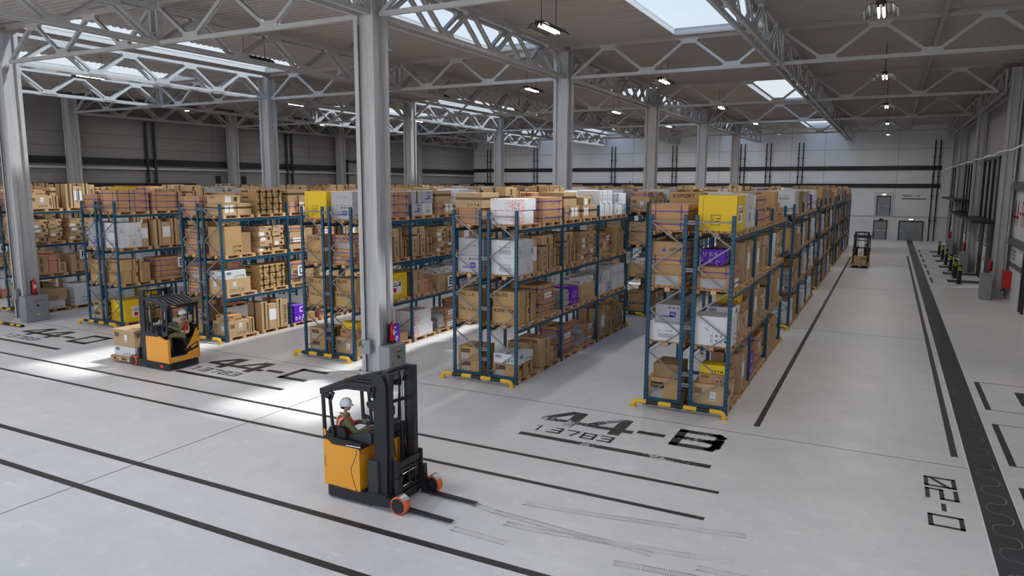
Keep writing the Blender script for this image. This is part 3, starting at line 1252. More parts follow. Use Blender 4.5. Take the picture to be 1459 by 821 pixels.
lettering('B', -7.61, ('worn black 44-B and 13783 stencilled on the floor', 'worn black bar under the 44-B marking'), paint_worn, paint_worn)
lettering('C', -20.0, ('black 44-C and 13783 stencilled on the floor', 'black bar under the 44-C marking'), paint, paint)
lettering('D', -30.9, ('black 44-D and 13783 stencilled on the floor', 'black bar under the 44-D marking'), paint, paint)
b = MB()
text(b, 'D-20', (1.03, 14.2, 0.005), (0, 1, 0), (1, 0, 0), 0.57, 0.55, 0.08, 0.10, paint)
# letters read from the far side: mirrored so that the feet point to the trench
b.v = [(2.62 - x, y, z) for x, y, z in b.v]
tag(b.build('floor_lettering'), 'small black D-20 stencilled on the floor beside the rail trench', 'floor marking')

# wheel stop at the column by 44-D
t = thing('wheel_stop', 'black rubber wheel stop with yellow blocks beside the 44-D marking', 'wheel stop', (-33.6, 16.75, 0))
b = MB()
b.prism([(-0.09, 0), (-0.05, 0.1), (0.05, 0.1), (0.09, 0)], 0, -0.9, 1.9, black)
b.build('rubber_bar', t)
for x in (-0.55, 0.25, 1.1, 1.55):
    b = MB()
    b.prism([(-0.085, 0.01), (-0.052, 0.105), (0.052, 0.105), (0.085, 0.01)], 0, x, x + 0.26, guard_yellow)
    b.build('reflector', t)

# tyre tracks: rows of fine dark tread marks
def track_mat():
    m = bpy.data.materials.new('tyre_mark')
    m.use_nodes = True
    nt = m.node_tree
    bb = nt.nodes['Principled BSDF']
    bb.inputs['Base Color'].default_value = (0.04, 0.04, 0.04, 1)
    bb.inputs['Roughness'].default_value = 0.7
    t_ = nt.nodes.new('ShaderNodeTexCoord')
    n_ = nt.nodes.new('ShaderNodeTexNoise')
    n_.inputs['Scale'].default_value = 1.3
    n_.inputs['Detail'].default_value = 4
    r = nt.nodes.new('ShaderNodeMapRange')
    r.inputs[1].default_value = 0.34
    r.inputs[2].default_value = 0.58
    r.inputs[3].default_value = 0.1
    r.inputs[4].default_value = 0.95
    nt.links.new(t_.outputs['Object'], n_.inputs[0])
    nt.links.new(n_.outputs[0], r.inputs[0])
    nt.links.new(r.outputs[0], bb.inputs['Alpha'])
    return m


trk = track_mat()
tracks = [([(-6.42, 10.10), (-5.88, 10.09), (-5.30, 10.07)], 'short fine tyre track ahead of the fork tips'),
          ([(-6.57, 11.11), (-6.11, 11.03), (-5.0, 10.96), (-4.25, 10.91), (-3.42, 10.97), (-2.49, 11.11), (-1.79, 11.23)], 'long curving tyre track leading away from the reach truck forks'),
          ([(-5.75, 11.60), (-5.09, 11.67), (-4.23, 11.79), (-3.30, 11.96), (-2.48, 12.09), (-1.77, 12.22)], 'faint tyre track just before the two black lines'),
          ([(-5.69, 10.70), (-5.0, 10.74), (-4.07, 10.88), (-3.4, 10.90), (-3.01, 10.84)], 'faint tyre track crossing the long curved one'),
          ([(-3.52, 10.31), (-3.07, 10.39), (-2.3, 10.48), (-1.6, 10.55)], 'tyre track nearest the bottom edge of the floor'),
          ([(-2.30, 10.79), (-1.89, 10.81), (-1.3, 10.86)], 'short tyre track piece between the long one and the bottom edge')]
for pts_, lb in tracks:
    b = MB()
    P = [Vector((x, y, 0.003)) for x, y in pts_]
    # resample
    Q = []
    for s in range(len(P) - 1):
        p0 = P[max(s - 1, 0)]
        p1, p2 = P[s], P[s + 1]
        p3 = P[min(s + 2, len(P) - 1)]
        n_ = max(2, int((p2 - p1).length / 0.035))
        for q in range(n_):
            u = q / n_
            Q.append(0.5 * ((2 * p1) + (p2 - p0) * u + (2 * p0 - 5 * p1 + 4 * p2 - p3) * u * u + (3 * p1 - p0 - 3 * p2 + p3) * u ** 3))
    for a, c in zip(Q, Q[1:]):
        d = (c - a).normalized()
        s = Vector((-d.y, d.x, 0))
        for off in (-0.075, -0.05, 0.0, 0.05, 0.075):
            w_ = 0.010 if abs(off) > .06 else 0.006
            p = a + s * off
            b.quad(p - s * w_, p - s * w_ + d * 0.016, p + s * w_ + d * 0.016, p + s * w_, trk)
    tag(b.build('tyre_track'), lb, 'tyre track', kind='stuff')
# ------------------------------------------------------------------ pallet racks
LV = [0.0, 1.66, 3.15, 4.66]
BAYY = [0.0, 3.35, 6.70, 10.05]
RX = [(-0.05, -0.98), (-1.27, -2.20)]      # outer and inner uprights of the two back-to-back racks


def upright_mesh(holes):
    b = MB()
    b.cbox(-0.05, 0.05, -0.035, 0.035, 0.0, 5.22, rack_blue, 0.006)
    b.box(-0.07, 0.07, -0.06, 0.06, 0.0, 0.015, rack_blue)
    if holes:
        z = 0.25
        while z < 5.15:
            for s in (-0.022, 0.022):
                b.quad((s - 0.009, -0.0362, z), (s + 0.009, -0.0362, z), (s + 0.006, -0.0362, z + 0.05), (s - 0.006, -0.0362, z + 0.05), hole_dark)
            b.quad((0.0512, -0.012, z), (0.0512, 0.012, z), (0.0512, 0.009, z + 0.05), (0.0512, -0.009, z + 0.05), hole_dark)
            z += 0.12
    return b.mesh('upright')


UP_H, UP_P = upright_mesh(True), upright_mesh(False)
b = MB()
b.box(-0.93 + 0.05, -0.05, -0.02, 0.02, 5.02, 5.06, rack_grey)
brace_top = b.mesh('horizontal_brace')


def diag_mesh(z0, z1, s):
    b = MB()
    xa, xb = (-0.05, -0.88) if s else (-0.88, -0.05)
    b.bar((xa, 0, z0), (xb, 0, z1), 0.03, 0.035, rack_grey)
    return b.mesh('diagonal_brace')


DG = []
z = 0.32
s = 0
while z < 4.7:
    z1 = min(z + 0.585, 5.0)
    DG.append(diag_mesh(z, z1, s))
    s = 1 - s
    z = z1
b = MB()
b.box(-0.88, -0.05, -0.03, 0.03, 0.12, 0.22, rack_blue)
brace_low = b.mesh('foot_brace')
b = MB()
b.cbox(-0.025, 0.025, 0.035, 3.315, -0.11, 0.0, rack_blue, 0.006)
b.box(-0.028, 0.045, 0.035, 0.05, -0.16, 0.03, rack_blue)
b.box(-0.028, 0.045, 3.30, 3.315, -0.16, 0.03, rack_blue)
beam_me = b.mesh('beam')
b = MB()
for z in (0.0, ):
    b.box(-0.24, 0.0, -0.025, 0.025, -0.05, 0.05, rack_grey)
    b.box(-0.24, 0.0, -0.03, 0.03, -0.012, 0.012, steel_dark)
spacer_me = b.mesh('row_spacer')


def rack(detail):
    t = thing('pallet_rack', 'x', 'rack')
    if detail:
        for side in (0, 1):
            xo = RX[side][0]
            for j, y in enumerate(BAYY):
                for x in RX[side]:
                    put('upright', UP_H if j == 0 else UP_P, t, (x, y, 0))
                put('horizontal_brace', brace_top, t, (xo, y, 0))
                put('foot_brace', brace_low, t, (xo, y, 0))
                if j in (0, 3):
                    for d in DG:
                        put('diagonal_brace', d, t, (xo, y, 0))
                elif side == 0:
                    for d in DG[::2]:
                        put('diagonal_brace', d, t, (xo, y, 0))
            for j in range(3):
                for z in LV[1:]:
                    for x in RX[side]:
                        put('beam', beam_me, t, (x, BAYY[j], z))
        for z in (0.68, 0.98, 2.25, 3.78, 5.02):
            put('row_spacer', spacer_me, t, (-1.005, 0, z))
    return t


def rack_far():
    b = MB()
    for side in (0, 1):
        xo = RX[side][0]
        for j, y in enumerate(BAYY):
            for x in RX[side]:
                b.box(x - 0.05, x + 0.05, y - 0.035, y + 0.035, 0, 5.22, rack_blue)
            b.box(xo - 0.9, xo, y - 0.02, y + 0.02, 5.02, 5.06, rack_grey)
            zz, s_ = 0.32, 0
            while zz < 4.7 and j in (0, 3):
                b.bar((xo - (0.05 if s_ else 0.88), y, zz), (xo - (0.88 if s_ else 0.05), y, zz + 0.585), 0.03, 0.035, rack_grey)
                zz += 0.585
                s_ = 1 - s_
        for z in LV[1:]:
            for x in RX[side]:
                b.box(x - 0.025, x + 0.025, 0, 10.05, z - 0.11, z, rack_blue)
    for z in (0.98, 2.25, 3.78, 5.02):
        b.box(-1.27, -0.98, -0.03, 0.03, z - 0.05, z + 0.05, rack_grey)
        b.box(-1.27, -0.98, 10.02, 10.08, z - 0.05, z + 0.05, rack_grey)
    return b.mesh('pallet_rack')


def guard_tree():
    t = thing('rack_end_guard', 'x', 'guard rail')
    x0, x1, z = -2.44, -0.02, 0.17
    n = 7
    r = 0.062
    b = MB()
    b.tube([(x0, 0, 0.0), (x0, 0, 0.09), (x0 + 0.03, 0, 0.145), (x0 + 0.10, 0, z), (x0 + 0.36, 0, z)], r, guard_yellow, 12)
    b.tube([(x1 - 0.36, 0, z), (x1 - 0.10, 0, z), (x1 - 0.03, 0, 0.145), (x1, 0, 0.09), (x1, 0, 0.0)], r, guard_yellow, 12)
    xa, xb = x0 + 0.36, x1 - 0.36
    w = (xb - xa) / 5
    for i in range(5):
        b.tube([(xa + i * w, 0, z), (xa + (i + 1) * w, 0, z)], r + (0.001 if i % 2 else 0), guard_black if i % 2 == 0 else guard_yellow, 12, caps=False)
    b.build('rail', t)
    for x in (x0, x1):
        b = MB()
        b.box(x - 0.1, x + 0.1, -0.1, 0.1, 0, 0.012, guard_yellow)
        b.build('foot_plate', t)
    return t


ROWX = [-3.39 - 6.17 * i for i in range(8)]
BLKY = [18.75, 31.7, 44.75, 57.8, 70.0]
ROWN = ['aisle row', 'row A', 'row B', 'row D', 'row E', 'row F', 'row G', 'row H']
BLKN = ['front block', 'second block', 'third block', 'fourth block', 'last block']
rk = rack(True)
rmap = child_map(rk)
far_me = rack_far()
gd = guard_tree()
gmap = child_map(gd)
first_r = first_g = True
DETAIL = {(0, 0), (0, 1), (0, 2), (1, 0), (2, 0), (3, 0), (4, 0), (5, 0), (6, 0), (1, 1), (2, 1)}
for i in range(8):
    for k in range(5):
        if i >= 7 and k == 0:
            pass
        loc = (ROWX[i], BLKY[k], 0)
        if i == 7 and k < 1:
            continue
        if (i, k) in DETAIL:
            t = rk if first_r else copy_tree(rk, rmap)
            first_r = False
            t.location = loc
            t['label'] = 'blue pallet rack, the %s of the %s' % (BLKN[k], ROWN[i])
            t['group'] = 'blue pallet racks'
        else:
            t = put('pallet_rack', far_me, None, loc)
            tag(t, 'blue pallet rack, the %s of the %s' % (BLKN[k], ROWN[i]), 'rack', 'blue pallet racks')
        if (k == 0 and i < 7) or (i == 0) or (i == 1 and k == 1) or (k == 1 and i < 3):
            g_ = gd if first_g else copy_tree(gd, gmap)
            first_g = False
            g_.location = (ROWX[i], BLKY[k] - 0.33, 0)
            g_['label'] = 'yellow and black guard rail before the %s of the %s' % (BLKN[k], ROWN[i])
            g_['group'] = 'yellow and black rack end guards'
        if (i == 0 and k < 4) or (i < 3 and k == 0):
            g_ = copy_tree(gd, gmap)
            g_.location = (ROWX[i], BLKY[k] + 10.05 + 0.33, 0)
            g_['label'] = 'yellow and black guard rail behind the %s of the %s' % (BLKN[k], ROWN[i])
            g_['group'] = 'yellow and black rack end guards'

# row letter signs on the aisle faces
SG = [(1, 'A', 10.05, 2.98), (2, 'B', 5.95, 2.08), (3, 'D', 3.95, 2.36), (4, 'E', 2.95, 2.48), (5, 'F', 2.35, 2.58), (6, 'G', 2.0, 2.62), (2, 'C', 0, 0)]
for i, ch, dy, z in SG[:6]:
    t = thing('row_sign', 'small white sign with black letter %s on the rack' % ch, 'sign', (ROWX[i] + 0.045, 18.75 + dy, z), 0, 'white row letter signs')
    b = MB()
    b.box(0, 0.012, -0.22, 0.22, -0.24, 0.24, sign_white)
    b.build('board', t)
    b = MB()
    for a in ((-0.22, -0.2), (0.2, 0.22)):
        b.box(0.012, 0.014, a[0], a[1], -0.24, 0.24, ink)
    for a in ((-0.24, -0.22), (0.22, 0.24)):
        b.box(0.012, 0.014, -0.22, 0.22, a[0], a[1], ink)
    text(b, ch, (0.014, -0.1, -0.15), (0, 1, 0), (0, 0, 1), 0.30, 0.21, 0.055, 0, ink)
    b.build('letter', t)
    b = MB()
    zb = min((l for l in LV[1:]), key=lambda l: abs(l - 0.05 - z))
    b.box(-0.03, 0.0, -0.02, 0.02, min(zb - 0.1, z), max(zb - 0.02, z), steel_dark)
    b.build('hanger', t)

# ------------------------------------------------------------------ pallets
PW, PD, PH = 1.50, 1.02, 0.144


def pallet_mesh():
    b = MB()
    for x in (-PD / 2, -0.07, PD / 2 - 0.14):
        b.box(x, x + 0.14, 0, PW, 0.0, 0.022, wood)
        for y in (0.02, PW / 2 - 0.07, PW - 0.16):
            b.box(x, x + 0.14, y, y + 0.14, 0.022, 0.10, wood_end)
    for y in (0.02, PW / 2 - 0.07, PW - 0.16):
        b.box(-PD / 2, PD / 2, y, y + 0.14, 0.10, 0.122, wood)
    n = 7
    w = PD / n
    for i in range(n):
        x = -PD / 2 + i * (PD - 0.1) / (n - 1)
        b.box(x, x + 0.10, 0, PW, 0.122, PH, wood)
    return b.mesh('wooden_pallet')


pal_me = pallet_mesh()

# ------------------------------------------------------------------ cartons
XV, YV, ZV = Vector((1, 0, 0)), Vector((0, 1, 0)), Vector((0, 0, 1))
EPS = 0.0025


class Face:
    def __init__(s, mb, o, u, v, n, w, h):
        s.mb, s.o, s.u, s.v, s.n, s.w, s.h = mb, Vector(o), Vector(u), Vector(v), Vector(n), w, h

    def rect(s, a0, a1, c0, c1, m, e=1):
        o = s.o + s.n * EPS * e
        p = lambda a, c: o + s.u * a + s.v * c
        s.mb.quad(p(a0, c0), p(a1, c0), p(a1, c1), p(a0, c1), m)

    def txt(s, st, a, c, h, w, th, gap, m, e=1):
        text(s.mb, st, s.o + s.n * EPS * e + s.u * a + s.v * c, s.u, s.v, h, w, th, gap, m)


def icon(f, a, c, r, k, m):
    """handling marks: arrows up, umbrella, glass, square"""
    if k == 0:
        for q in (0.0, 0.5):
            f.rect(a + r * (q + .12), a + r * (q + .22), c, c + r * 0.7, m)
            f.mb.add([f.o + f.n * EPS + f.u * (a + r * (q + .0)) + f.v * (c + r * .6), f.o + f.n * EPS + f.u * (a + r * (q + .34)) + f.v * (c + r * .6), f.o + f.n * EPS + f.u * (a + r * (q + .17)) + f.v * (c + r)], [(0, 1, 2)], m)
        f.rect(a - r * .05, a + r * .9, c - r * .14, c - r * .05, m)
    elif k == 1:
        f.mb.add([f.o + f.n * EPS + f.u * (a + r * x) + f.v * (c + r * y) for x, y in ((0, .5), (.2, .85), (.45, .95), (.7, .85), (.9, .5))], [(0, 1, 2, 3, 4)], m)
        f.rect(a + r * .42, a + r * .5, c, c + r * .5, m)
    elif k == 2:
        f.mb.add([f.o + f.n * EPS + f.u * (a + r * x) + f.v * (c + r * y) for x, y in ((.1, 1), (.3, .5), (.55, .5), (.75, 1))], [(0, 1, 2, 3)], m)
        f.rect(a + r * .39, a + r * .46, c + r * .1, c + r * .5, m)
        f.rect(a + r * .2, a + r * .65, c, c + r * .1, m)
    else:
        f.rect(a, a + r * .8, c + r * .2, c + r * .8, m)


def d_icons(f, r, m=None, row=0.12, size=None):
    m = m or ink_soft
    s = size or min(0.085, f.w * 0.12)
    n = 4
    for q in range(n):
        icon(f, f.w * 0.45 + q * (f.w * 0.5 / n), f.h * row, s, q, m)


def d_iconbox(f, r):
    s = min(0.13, f.w * 0.13)
    for q in range(4):
        a = f.w * 0.12 + q * s * 1.45
        c = f.h * 0.12
        for x0, x1, y0, y1 in ((0, s, 0, .008), (0, s, s - .008, s), (0, .008, 0, s), (s - .008, s, 0, s)):
            f.rect(a + x0, a + x1, c + y0, c + y1, ink_soft)
        icon(f, a + s * .25, c + s * .25, s * .5, q, ink_soft)


def d_label(f, r, ax=0.55, cy=0.45, w=0.15, h=0.24, tilt=0.10, m=None):
    h = min(h, f.h * 0.6)
    a, c = f.w * ax, f.h * cy
    o = f.o
    u0, v0 = f.u, f.v
    f2 = Face(f.mb, f.o + f.u * a + f.v * c, (f.u * math.cos(tilt) - f.v * math.sin(tilt)), (f.v * math.cos(tilt) + f.u * math.sin(tilt)), f.n, w, h)
    f2.rect(0, w, 0, h, m or paper, 1)
    x = 0.015
    while x < w - 0.02:
        t = 0.006 + 0.006 * r.random()
        f2.rect(x, x + t, h * .08, h * .26, ink, 2)
        x += t + 0.007
    for q in range(3):
        f2.rect(0.015, w * (0.5 + .35 * r.random()), h * (.45 + .15 * q), h * (.48 + .15 * q), ink_soft, 2)


def d_barcode(f, r, ax=0.08, cy=0.55):
    w, h = min(0.2, f.w * .25), min(0.16, f.h * .32)
    x = f.w * ax
    e = x + w
    while x < e:
        t = 0.008 + 0.01 * r.random()
        f.rect(x, x + t, f.h * cy, f.h * cy + h, ink_soft)
        x += t + 0.011


def d_tapev(f, r, m=None, w=0.085, at=0.5):
    f.rect(f.w * at - w / 2, f.w * at + w / 2, 0, f.h, m or tape_dark)


def d_tapeh(f, r, m=None, w=0.08, at=0.62):
    f.rect(0, f.w, f.h * at - w / 2, f.h * at + w / 2, m or tape_dark)


def d_blue(f, r, n=1):
    t = 0.014
    for q in range(n):
        c = f.h * (q + .5) / n
        f.rect(0, f.w, c - t, c + t, tape_blue)
    for at in (0.12, 0.82):
        f.rect(f.w * at - t, f.w * at + t, 0, f.h, tape_blue)
    a, c, s = f.w * 0.82, f.h * 0.5, min(0.06, f.h * 0.3)
    f.mb.add([f.o + f.n * EPS * 2 + f.u * (a + x * s) + f.v * (c + y * s) for x, y in ((-1, -.6), (1, -.6), (0, 1))], [(0, 1, 2)], tape_blue)


WORDS = ['KARTON', 'BOXEN', 'GLAS', 'TEILE', 'EXPORT', 'SERIE', 'LAGER']


def d_text(f, r, vert=False, m=None, s=None):
    st = s or WORDS[r.randrange(len(WORDS))]
    if vert:
        h = min(f.w * 0.5, 0.13)
        L = f.h * 0.7
        gw = L / len(st)
        o = f.o + f.n * EPS + f.u * (f.w * 0.5 + h / 2) + f.v * (f.h * 0.12)
        text(f.mb, st, o, f.v, -f.u, h, gw * .78, h * .2, gw * .22, m or ink_soft)
    else:
        h = min(f.h * 0.22, 0.12)
        w = min(h * .85, f.w * 0.8 / len(st) * .8)
        f.txt(st, f.w * .1, f.h * .66, h, w, h * .2, w * .25, m or ink_soft)


def d_patch(f, r):
    f.rect(f.w * .12, f.w * .5, f.h * .55, f.h * .82, ink_soft)
    f.txt('EXPO', f.w * .15, f.h * .62, f.h * .1, f.w * .06, f.h * .02, f.w * .02, K[0], 2)


def d_squares(f, r):
    for c in (0.68, 0.45, 0.2):
        s = min(0.11, f.w * .4)
        a = f.w * .5 - s / 2
        f.rect(a, a + s, f.h * c, f.h * c + s * .9, ink_soft)
        f.rect(a + s * .2, a + s * .8, f.h * c + s * .2, f.h * c + s * .7, K[1], 2)


def d_logo(f, r):
    f.txt('BEK', f.w * .45, f.h * .78, f.h * .1, f.w * .10, f.h * .025, f.w * .05, ink)
    f.rect(f.w * .2, f.w * .62, f.h * .28, f.h * .36, logo_blue)
    f.rect(f.w * .5, f.w * .72, f.h * .28, f.h * .62, logo_blue)
    f.rect(f.w * .55, f.w * .66, f.h * .42, f.h * .5, grey_card, 2)


def d_grid(f, r):
    f.rect(f.w * .3, f.w * .75, f.h * .2, f.h * .45, grey_card)
    f.txt('GLAS', f.w * .3, f.h * .55, f.h * .08, f.w * .07, f.h * .015, f.w * .04, band_grey)


def d_seam(f, r):
    f.rect(f.w * .5 - 0.003, f.w * .5 + 0.003, 0, f.h, kraft_edge)


def d_purple(f, r):
    L = 'COXO*KCUOC'
    q = 0
    c = 0.06
    while c < f.h - 0.1:
        a = 0.04 + 0.06 * ((q % 3) / 2)
        while a < f.w - 0.12:
            tl = r.uniform(-.8, .8)
            u = f.u * math.cos(tl) + f.v * math.sin(tl)
            v = f.v * math.cos(tl) - f.u * math.sin(tl)
            text(f.mb, L[r.randrange(len(L))], f.o + f.n * EPS + f.u * a + f.v * c, u, v, 0.11, 0.09, 0.024, 0, lilac)
            a += 0.17
        c += 0.165
        q += 1


def d_bigc(f, r):
    f.txt('C', f.w * .45, f.h * .58, f.h * .32, f.w * .26, f.h * .07, 0, sign_white)
    for q in range(4):
        tl = r.uniform(-.8, .8)
        u = f.u * math.cos(tl) + f.v * math.sin(tl)
        v = f.v * math.cos(tl) - f.u * math.sin(tl)
        text(f.mb, 'OXC*'[q], f.o + f.n * EPS + f.u * (f.w * (.1 + .23 * q)) + f.v * (f.h * (.12 + .08 * (q % 2))), u, v, f.h * .2, f.w * .15, f.h * .04, 0, sign_white)


def d_yside(f, r):
    f.rect(f.w * .22, f.w * .72, f.h * .22, f.h * .72, paper)
    f.rect(f.w * .3, f.w * .45, f.h * .28, f.h * .45, red, 2)
    f.rect(f.w * .27, f.w * .6, f.h * .52, f.h * .56, ink, 2)
    f.rect(f.w * .27, f.w * .5, f.h * .62, f.h * .65, glass_red, 2)
    f.rect(f.w * .6, f.w * .68, f.h * .5, f.h * .68, ink, 2)


def d_yfront(f, r):
    a0, a1, c0, c1 = f.w * .34, f.w * .59, f.h * .17, f.h * .46
    t = 0.014
    for p in ((a0, a1, c0, c0 + t), (a0, a1, c1 - t, c1), (a0, a0 + t, c0, c1), (a1 - t, a1, c0, c1)):
        f.rect(*p, ink)
    f.rect(a0 + .05, a0 + .065, c0 + .05, c1 - .04, ink)
    for c in (0.27, 0.35):
        f.rect(a0 + .09, a1 - .06, f.h * c, f.h * c + .015, ink)
        f.mb.add([f.o + f.n * EPS + f.u * (a1 - .07) + f.v * (f.h * c - .02), f.o + f.n * EPS + f.u * (a1 - .02) + f.v * (f.h * c + .007), f.o + f.n * EPS + f.u * (a1 - .07) + f.v * (f.h * c + .035)], [(0, 1, 2)], ink)
    f.rect(f.w * .12, f.w * .13, 0, f.h, red_paint)


# style: (kind, colour word, base material, [decor on the aisle face], [decor on the end face], [on top])
ST = {
    'label': ('cardboard_box', 'brown box, white label', K[0], [lambda f, r: d_label(f, r), d_barcode, d_icons], [lambda f, r: d_label(f, r, .5, .3), d_barcode], [d_seam]),
    'iconb': ('cardboard_box', 'wide box, framed marks', K[0], [d_iconbox, lambda f, r: d_label(f, r, .25, .4)], [lambda f, r: d_label(f, r, .25, .4)], [d_seam]),
    'iconp': ('cardboard_box', 'wide box, framed marks', K[0], [d_iconbox], [d_icons], [d_seam]),
    'icons': ('cardboard_box', 'low box, black marks', K[3], [d_barcode, d_icons], [d_barcode, d_icons], [d_seam]),
    'plain': ('cardboard_box', 'plain brown box', K[2], [], [], [d_seam]),
    'plaint': ('cardboard_box', 'plain tan box', K[0], [], [d_icons], [d_seam]),
    'tall': ('cardboard_box', 'tall tan box', K[1], [lambda f, r: d_icons(f, r, ink, .07, .11), lambda f, r: d_icons(f, r, ink, .24, .1)], [], [d_seam]),
    'blue': ('cardboard_box', 'violet strapped box', K[3], [d_blue], [lambda f, r: d_blue(f, r)], [d_seam]),
    'bluel': ('cardboard_box', 'pale labelled flat box', K[3], [lambda f, r: f.rect(f.w * .2, f.w * .75, f.h * .15, f.h * .9, paper), d_blue], [lambda f, r: f.rect(f.w * .15, f.w * .8, f.h * .15, f.h * .9, paper_grey)], [d_seam]),
    'crate': ('cardboard_box', 'long violet strapped box', K[3], [lambda f, r: d_blue(f, r), lambda f, r: d_icons(f, r, tape_blue, .1)], [d_blue], [d_seam]),
    'tapev': ('cardboard_box', 'narrow taped box', K[0], [d_tapev], [d_tapev], [d_tapev]),
    'tapet': ('cardboard_box', 'narrow printed box', K[0], [lambda f, r: d_text(f, r, True)], [lambda f, r: d_tapev(f, r)], [d_tapev]),
    'tapeb': ('cardboard_box', 'small ochre taped box', K[1], [lambda f, r: d_tapev(f, r, None, 0.11, .5), lambda f, r: d_tapeh(f, r, None, .05, .6)], [d_patch], [d_tapev]),
    'tapeh': ('cardboard_box', 'tan box, level tape', K[0], [d_tapeh], [d_tapeh, lambda f, r: d_icons(f, r)], [d_seam]),
    'tapehl': ('cardboard_box', 'taped box, white sheets', K[0], [lambda f, r: f.rect(f.w * .15, f.w * .42, f.h * .2, f.h * .85, paper), lambda f, r: f.rect(f.w * .5, f.w * .78, f.h * .2, f.h * .85, paper), d_tapeh], [d_tapeh], [d_seam]),
    'word': ('cardboard_box', 'tan printed carton', K[0], [d_text, lambda f, r: f.rect(f.w * .72, f.w * .95, f.h * .15, f.h * .5, ink_soft)], [d_text], [d_seam]),
    'wordl': ('cardboard_box', 'carton, white sheet', K[0], [lambda f, r: f.rect(f.w * .1, f.w * .45, f.h * .15, f.h * .85, paper), lambda f, r: f.rect(f.w * .62, f.w * .8, f.h * .25, f.h * .75, ink_soft)], [d_text], [d_seam]),
    'sq': ('cardboard_box', 'box with stamped squares', K[0], [d_squares], [d_text], [d_seam]),
    'patch': ('cardboard_box', 'box with dark patch', K[1], [lambda f, r: d_tapev(f, r), d_patch], [d_patch, lambda f, r: f.rect(f.w * .1, f.w * .45, f.h * .08, f.h * .45, paper_grey)], [d_seam]),
    'patch2': ('cardboard_box', 'faintly printed box', K[1], [lambda f, r: d_tapev(f, r, None, .05, .8)], [d_text], [d_seam]),
    'sheet': ('cardboard_box', 'tall box, white sheet', K[0], [lambda f, r: f.rect(f.w * .05, f.w * .95, f.h * .35, f.h * .8, paper)], [], [d_seam]),
    'pink': ('cardboard_box', 'reddish strapped box', pink_card, [lambda f, r: d_tapeh(f, r, tape_red, .03, .7), lambda f, r: d_tapev(f, r, tape_red, .01)], [lambda f, r: d_tapeh(f, r, tape_red, .03, .7)], [d_seam]),
    'tri': ('cardboard_box', 'violet triangle box', K[2], [lambda f, r: d_blue(f, r)], [lambda f, r: f.mb.add([f.o + f.n * EPS + f.u * (f.w * .28) + f.v * (f.h * .3), f.o + f.n * EPS + f.u * (f.w * .42) + f.v * (f.h * .3), f.o + f.n * EPS + f.u * (f.w * .35) + f.v * (f.h * .65)], [(0, 1, 2)], tape_blue), lambda f, r: f.txt('EXPORT', f.w * .5, f.h * .35, f.h * .22, f.w * .04, .012, f.w * .02, ink_soft)], [d_seam]),
    'wnar': ('white_box', 'narrow white box', white_card, [], [d_grid], [d_seam]),
    'wicon': ('white_box', 'low white box', white_card, [d_barcode, lambda f, r: d_icons(f, r, ink)], [d_barcode, lambda f, r: d_icons(f, r, ink)], [d_tapev]),
    'wbig': ('white_box', 'big white box', white_card, [lambda f, r: d_icons(f, r, ink), lambda f, r: d_icons(f, r, ink, .3)], [lambda f, r: d_icons(f, r, ink), lambda f, r: d_icons(f, r, ink, .28), lambda f, r: d_label(f, r, .25, .6, .2, .18, .6)], [d_seam]),
    'wsq': ('white_box', 'white printed box', white_card, [d_grid], [d_grid], [d_seam]),
    'glogo': ('grey_box', 'grey box, violet logo', grey_card, [d_logo], [d_logo], [d_seam]),
    'grey': ('grey_box', 'plain grey box', grey_card, [d_tapev], [d_grid], [d_seam]),
    'parcel': ('white_box', 'flat pale parcel', mat('parcel_grey', (0.33, 0.34, 0.35), 0.6, vary=0.2), [lambda f, r: f.rect(0, f.w * .12, 0, f.h, K[3]), lambda f, r: f.rect(f.w * .88, f.w, 0, f.h, K[3])], [], []),
    'yellow': ('yellow_box', 'big yellow box', yellow_card, [d_yside], [d_yfront], [d_seam]),
    'yell2': ('yellow_box', 'small yellow box', yellow_card, [d_icons], [lambda f, r: d_icons(f, r, ink)], [d_seam]),
    'purple': ('purple_box', 'purple box, white letters', purple_card, [d_bigc], [d_purple], [d_purple]),
    'purp2': ('purple_box', 'purple lettered box', purple_card, [d_purple], [d_bigc], [d_purple]),
    'speck': ('speckled_box', 'red speckled box', speckle, [], [], []),
}


def stack(n, u0, u1, h, st, d0=.05, d1=.95, jit=.03, z=0, alt=None):
    out = []
    for q in range(n):
        j = ((q * 37) % 5 - 2) * jit / 2
        out.append((u0 + j, u1 + j, d0 + abs(j), d1, z + q * h, z + (q + 1) * h - .002, alt[q % len(alt)] if alt else st))
    return out


def gridb(cols, rows, w, h, st, u0=.04, d0=.04, d1=.95, back=True):
    out = []
    for c in range(cols):
        for q in range(rows):
            out.append((u0 + c * w, u0 + (c + 1) * w - .008, d0 + .02 * ((c + q) % 2), d1, q * h, (q + 1) * h - .003, st[(c * rows + q) % len(st)]))
    return out


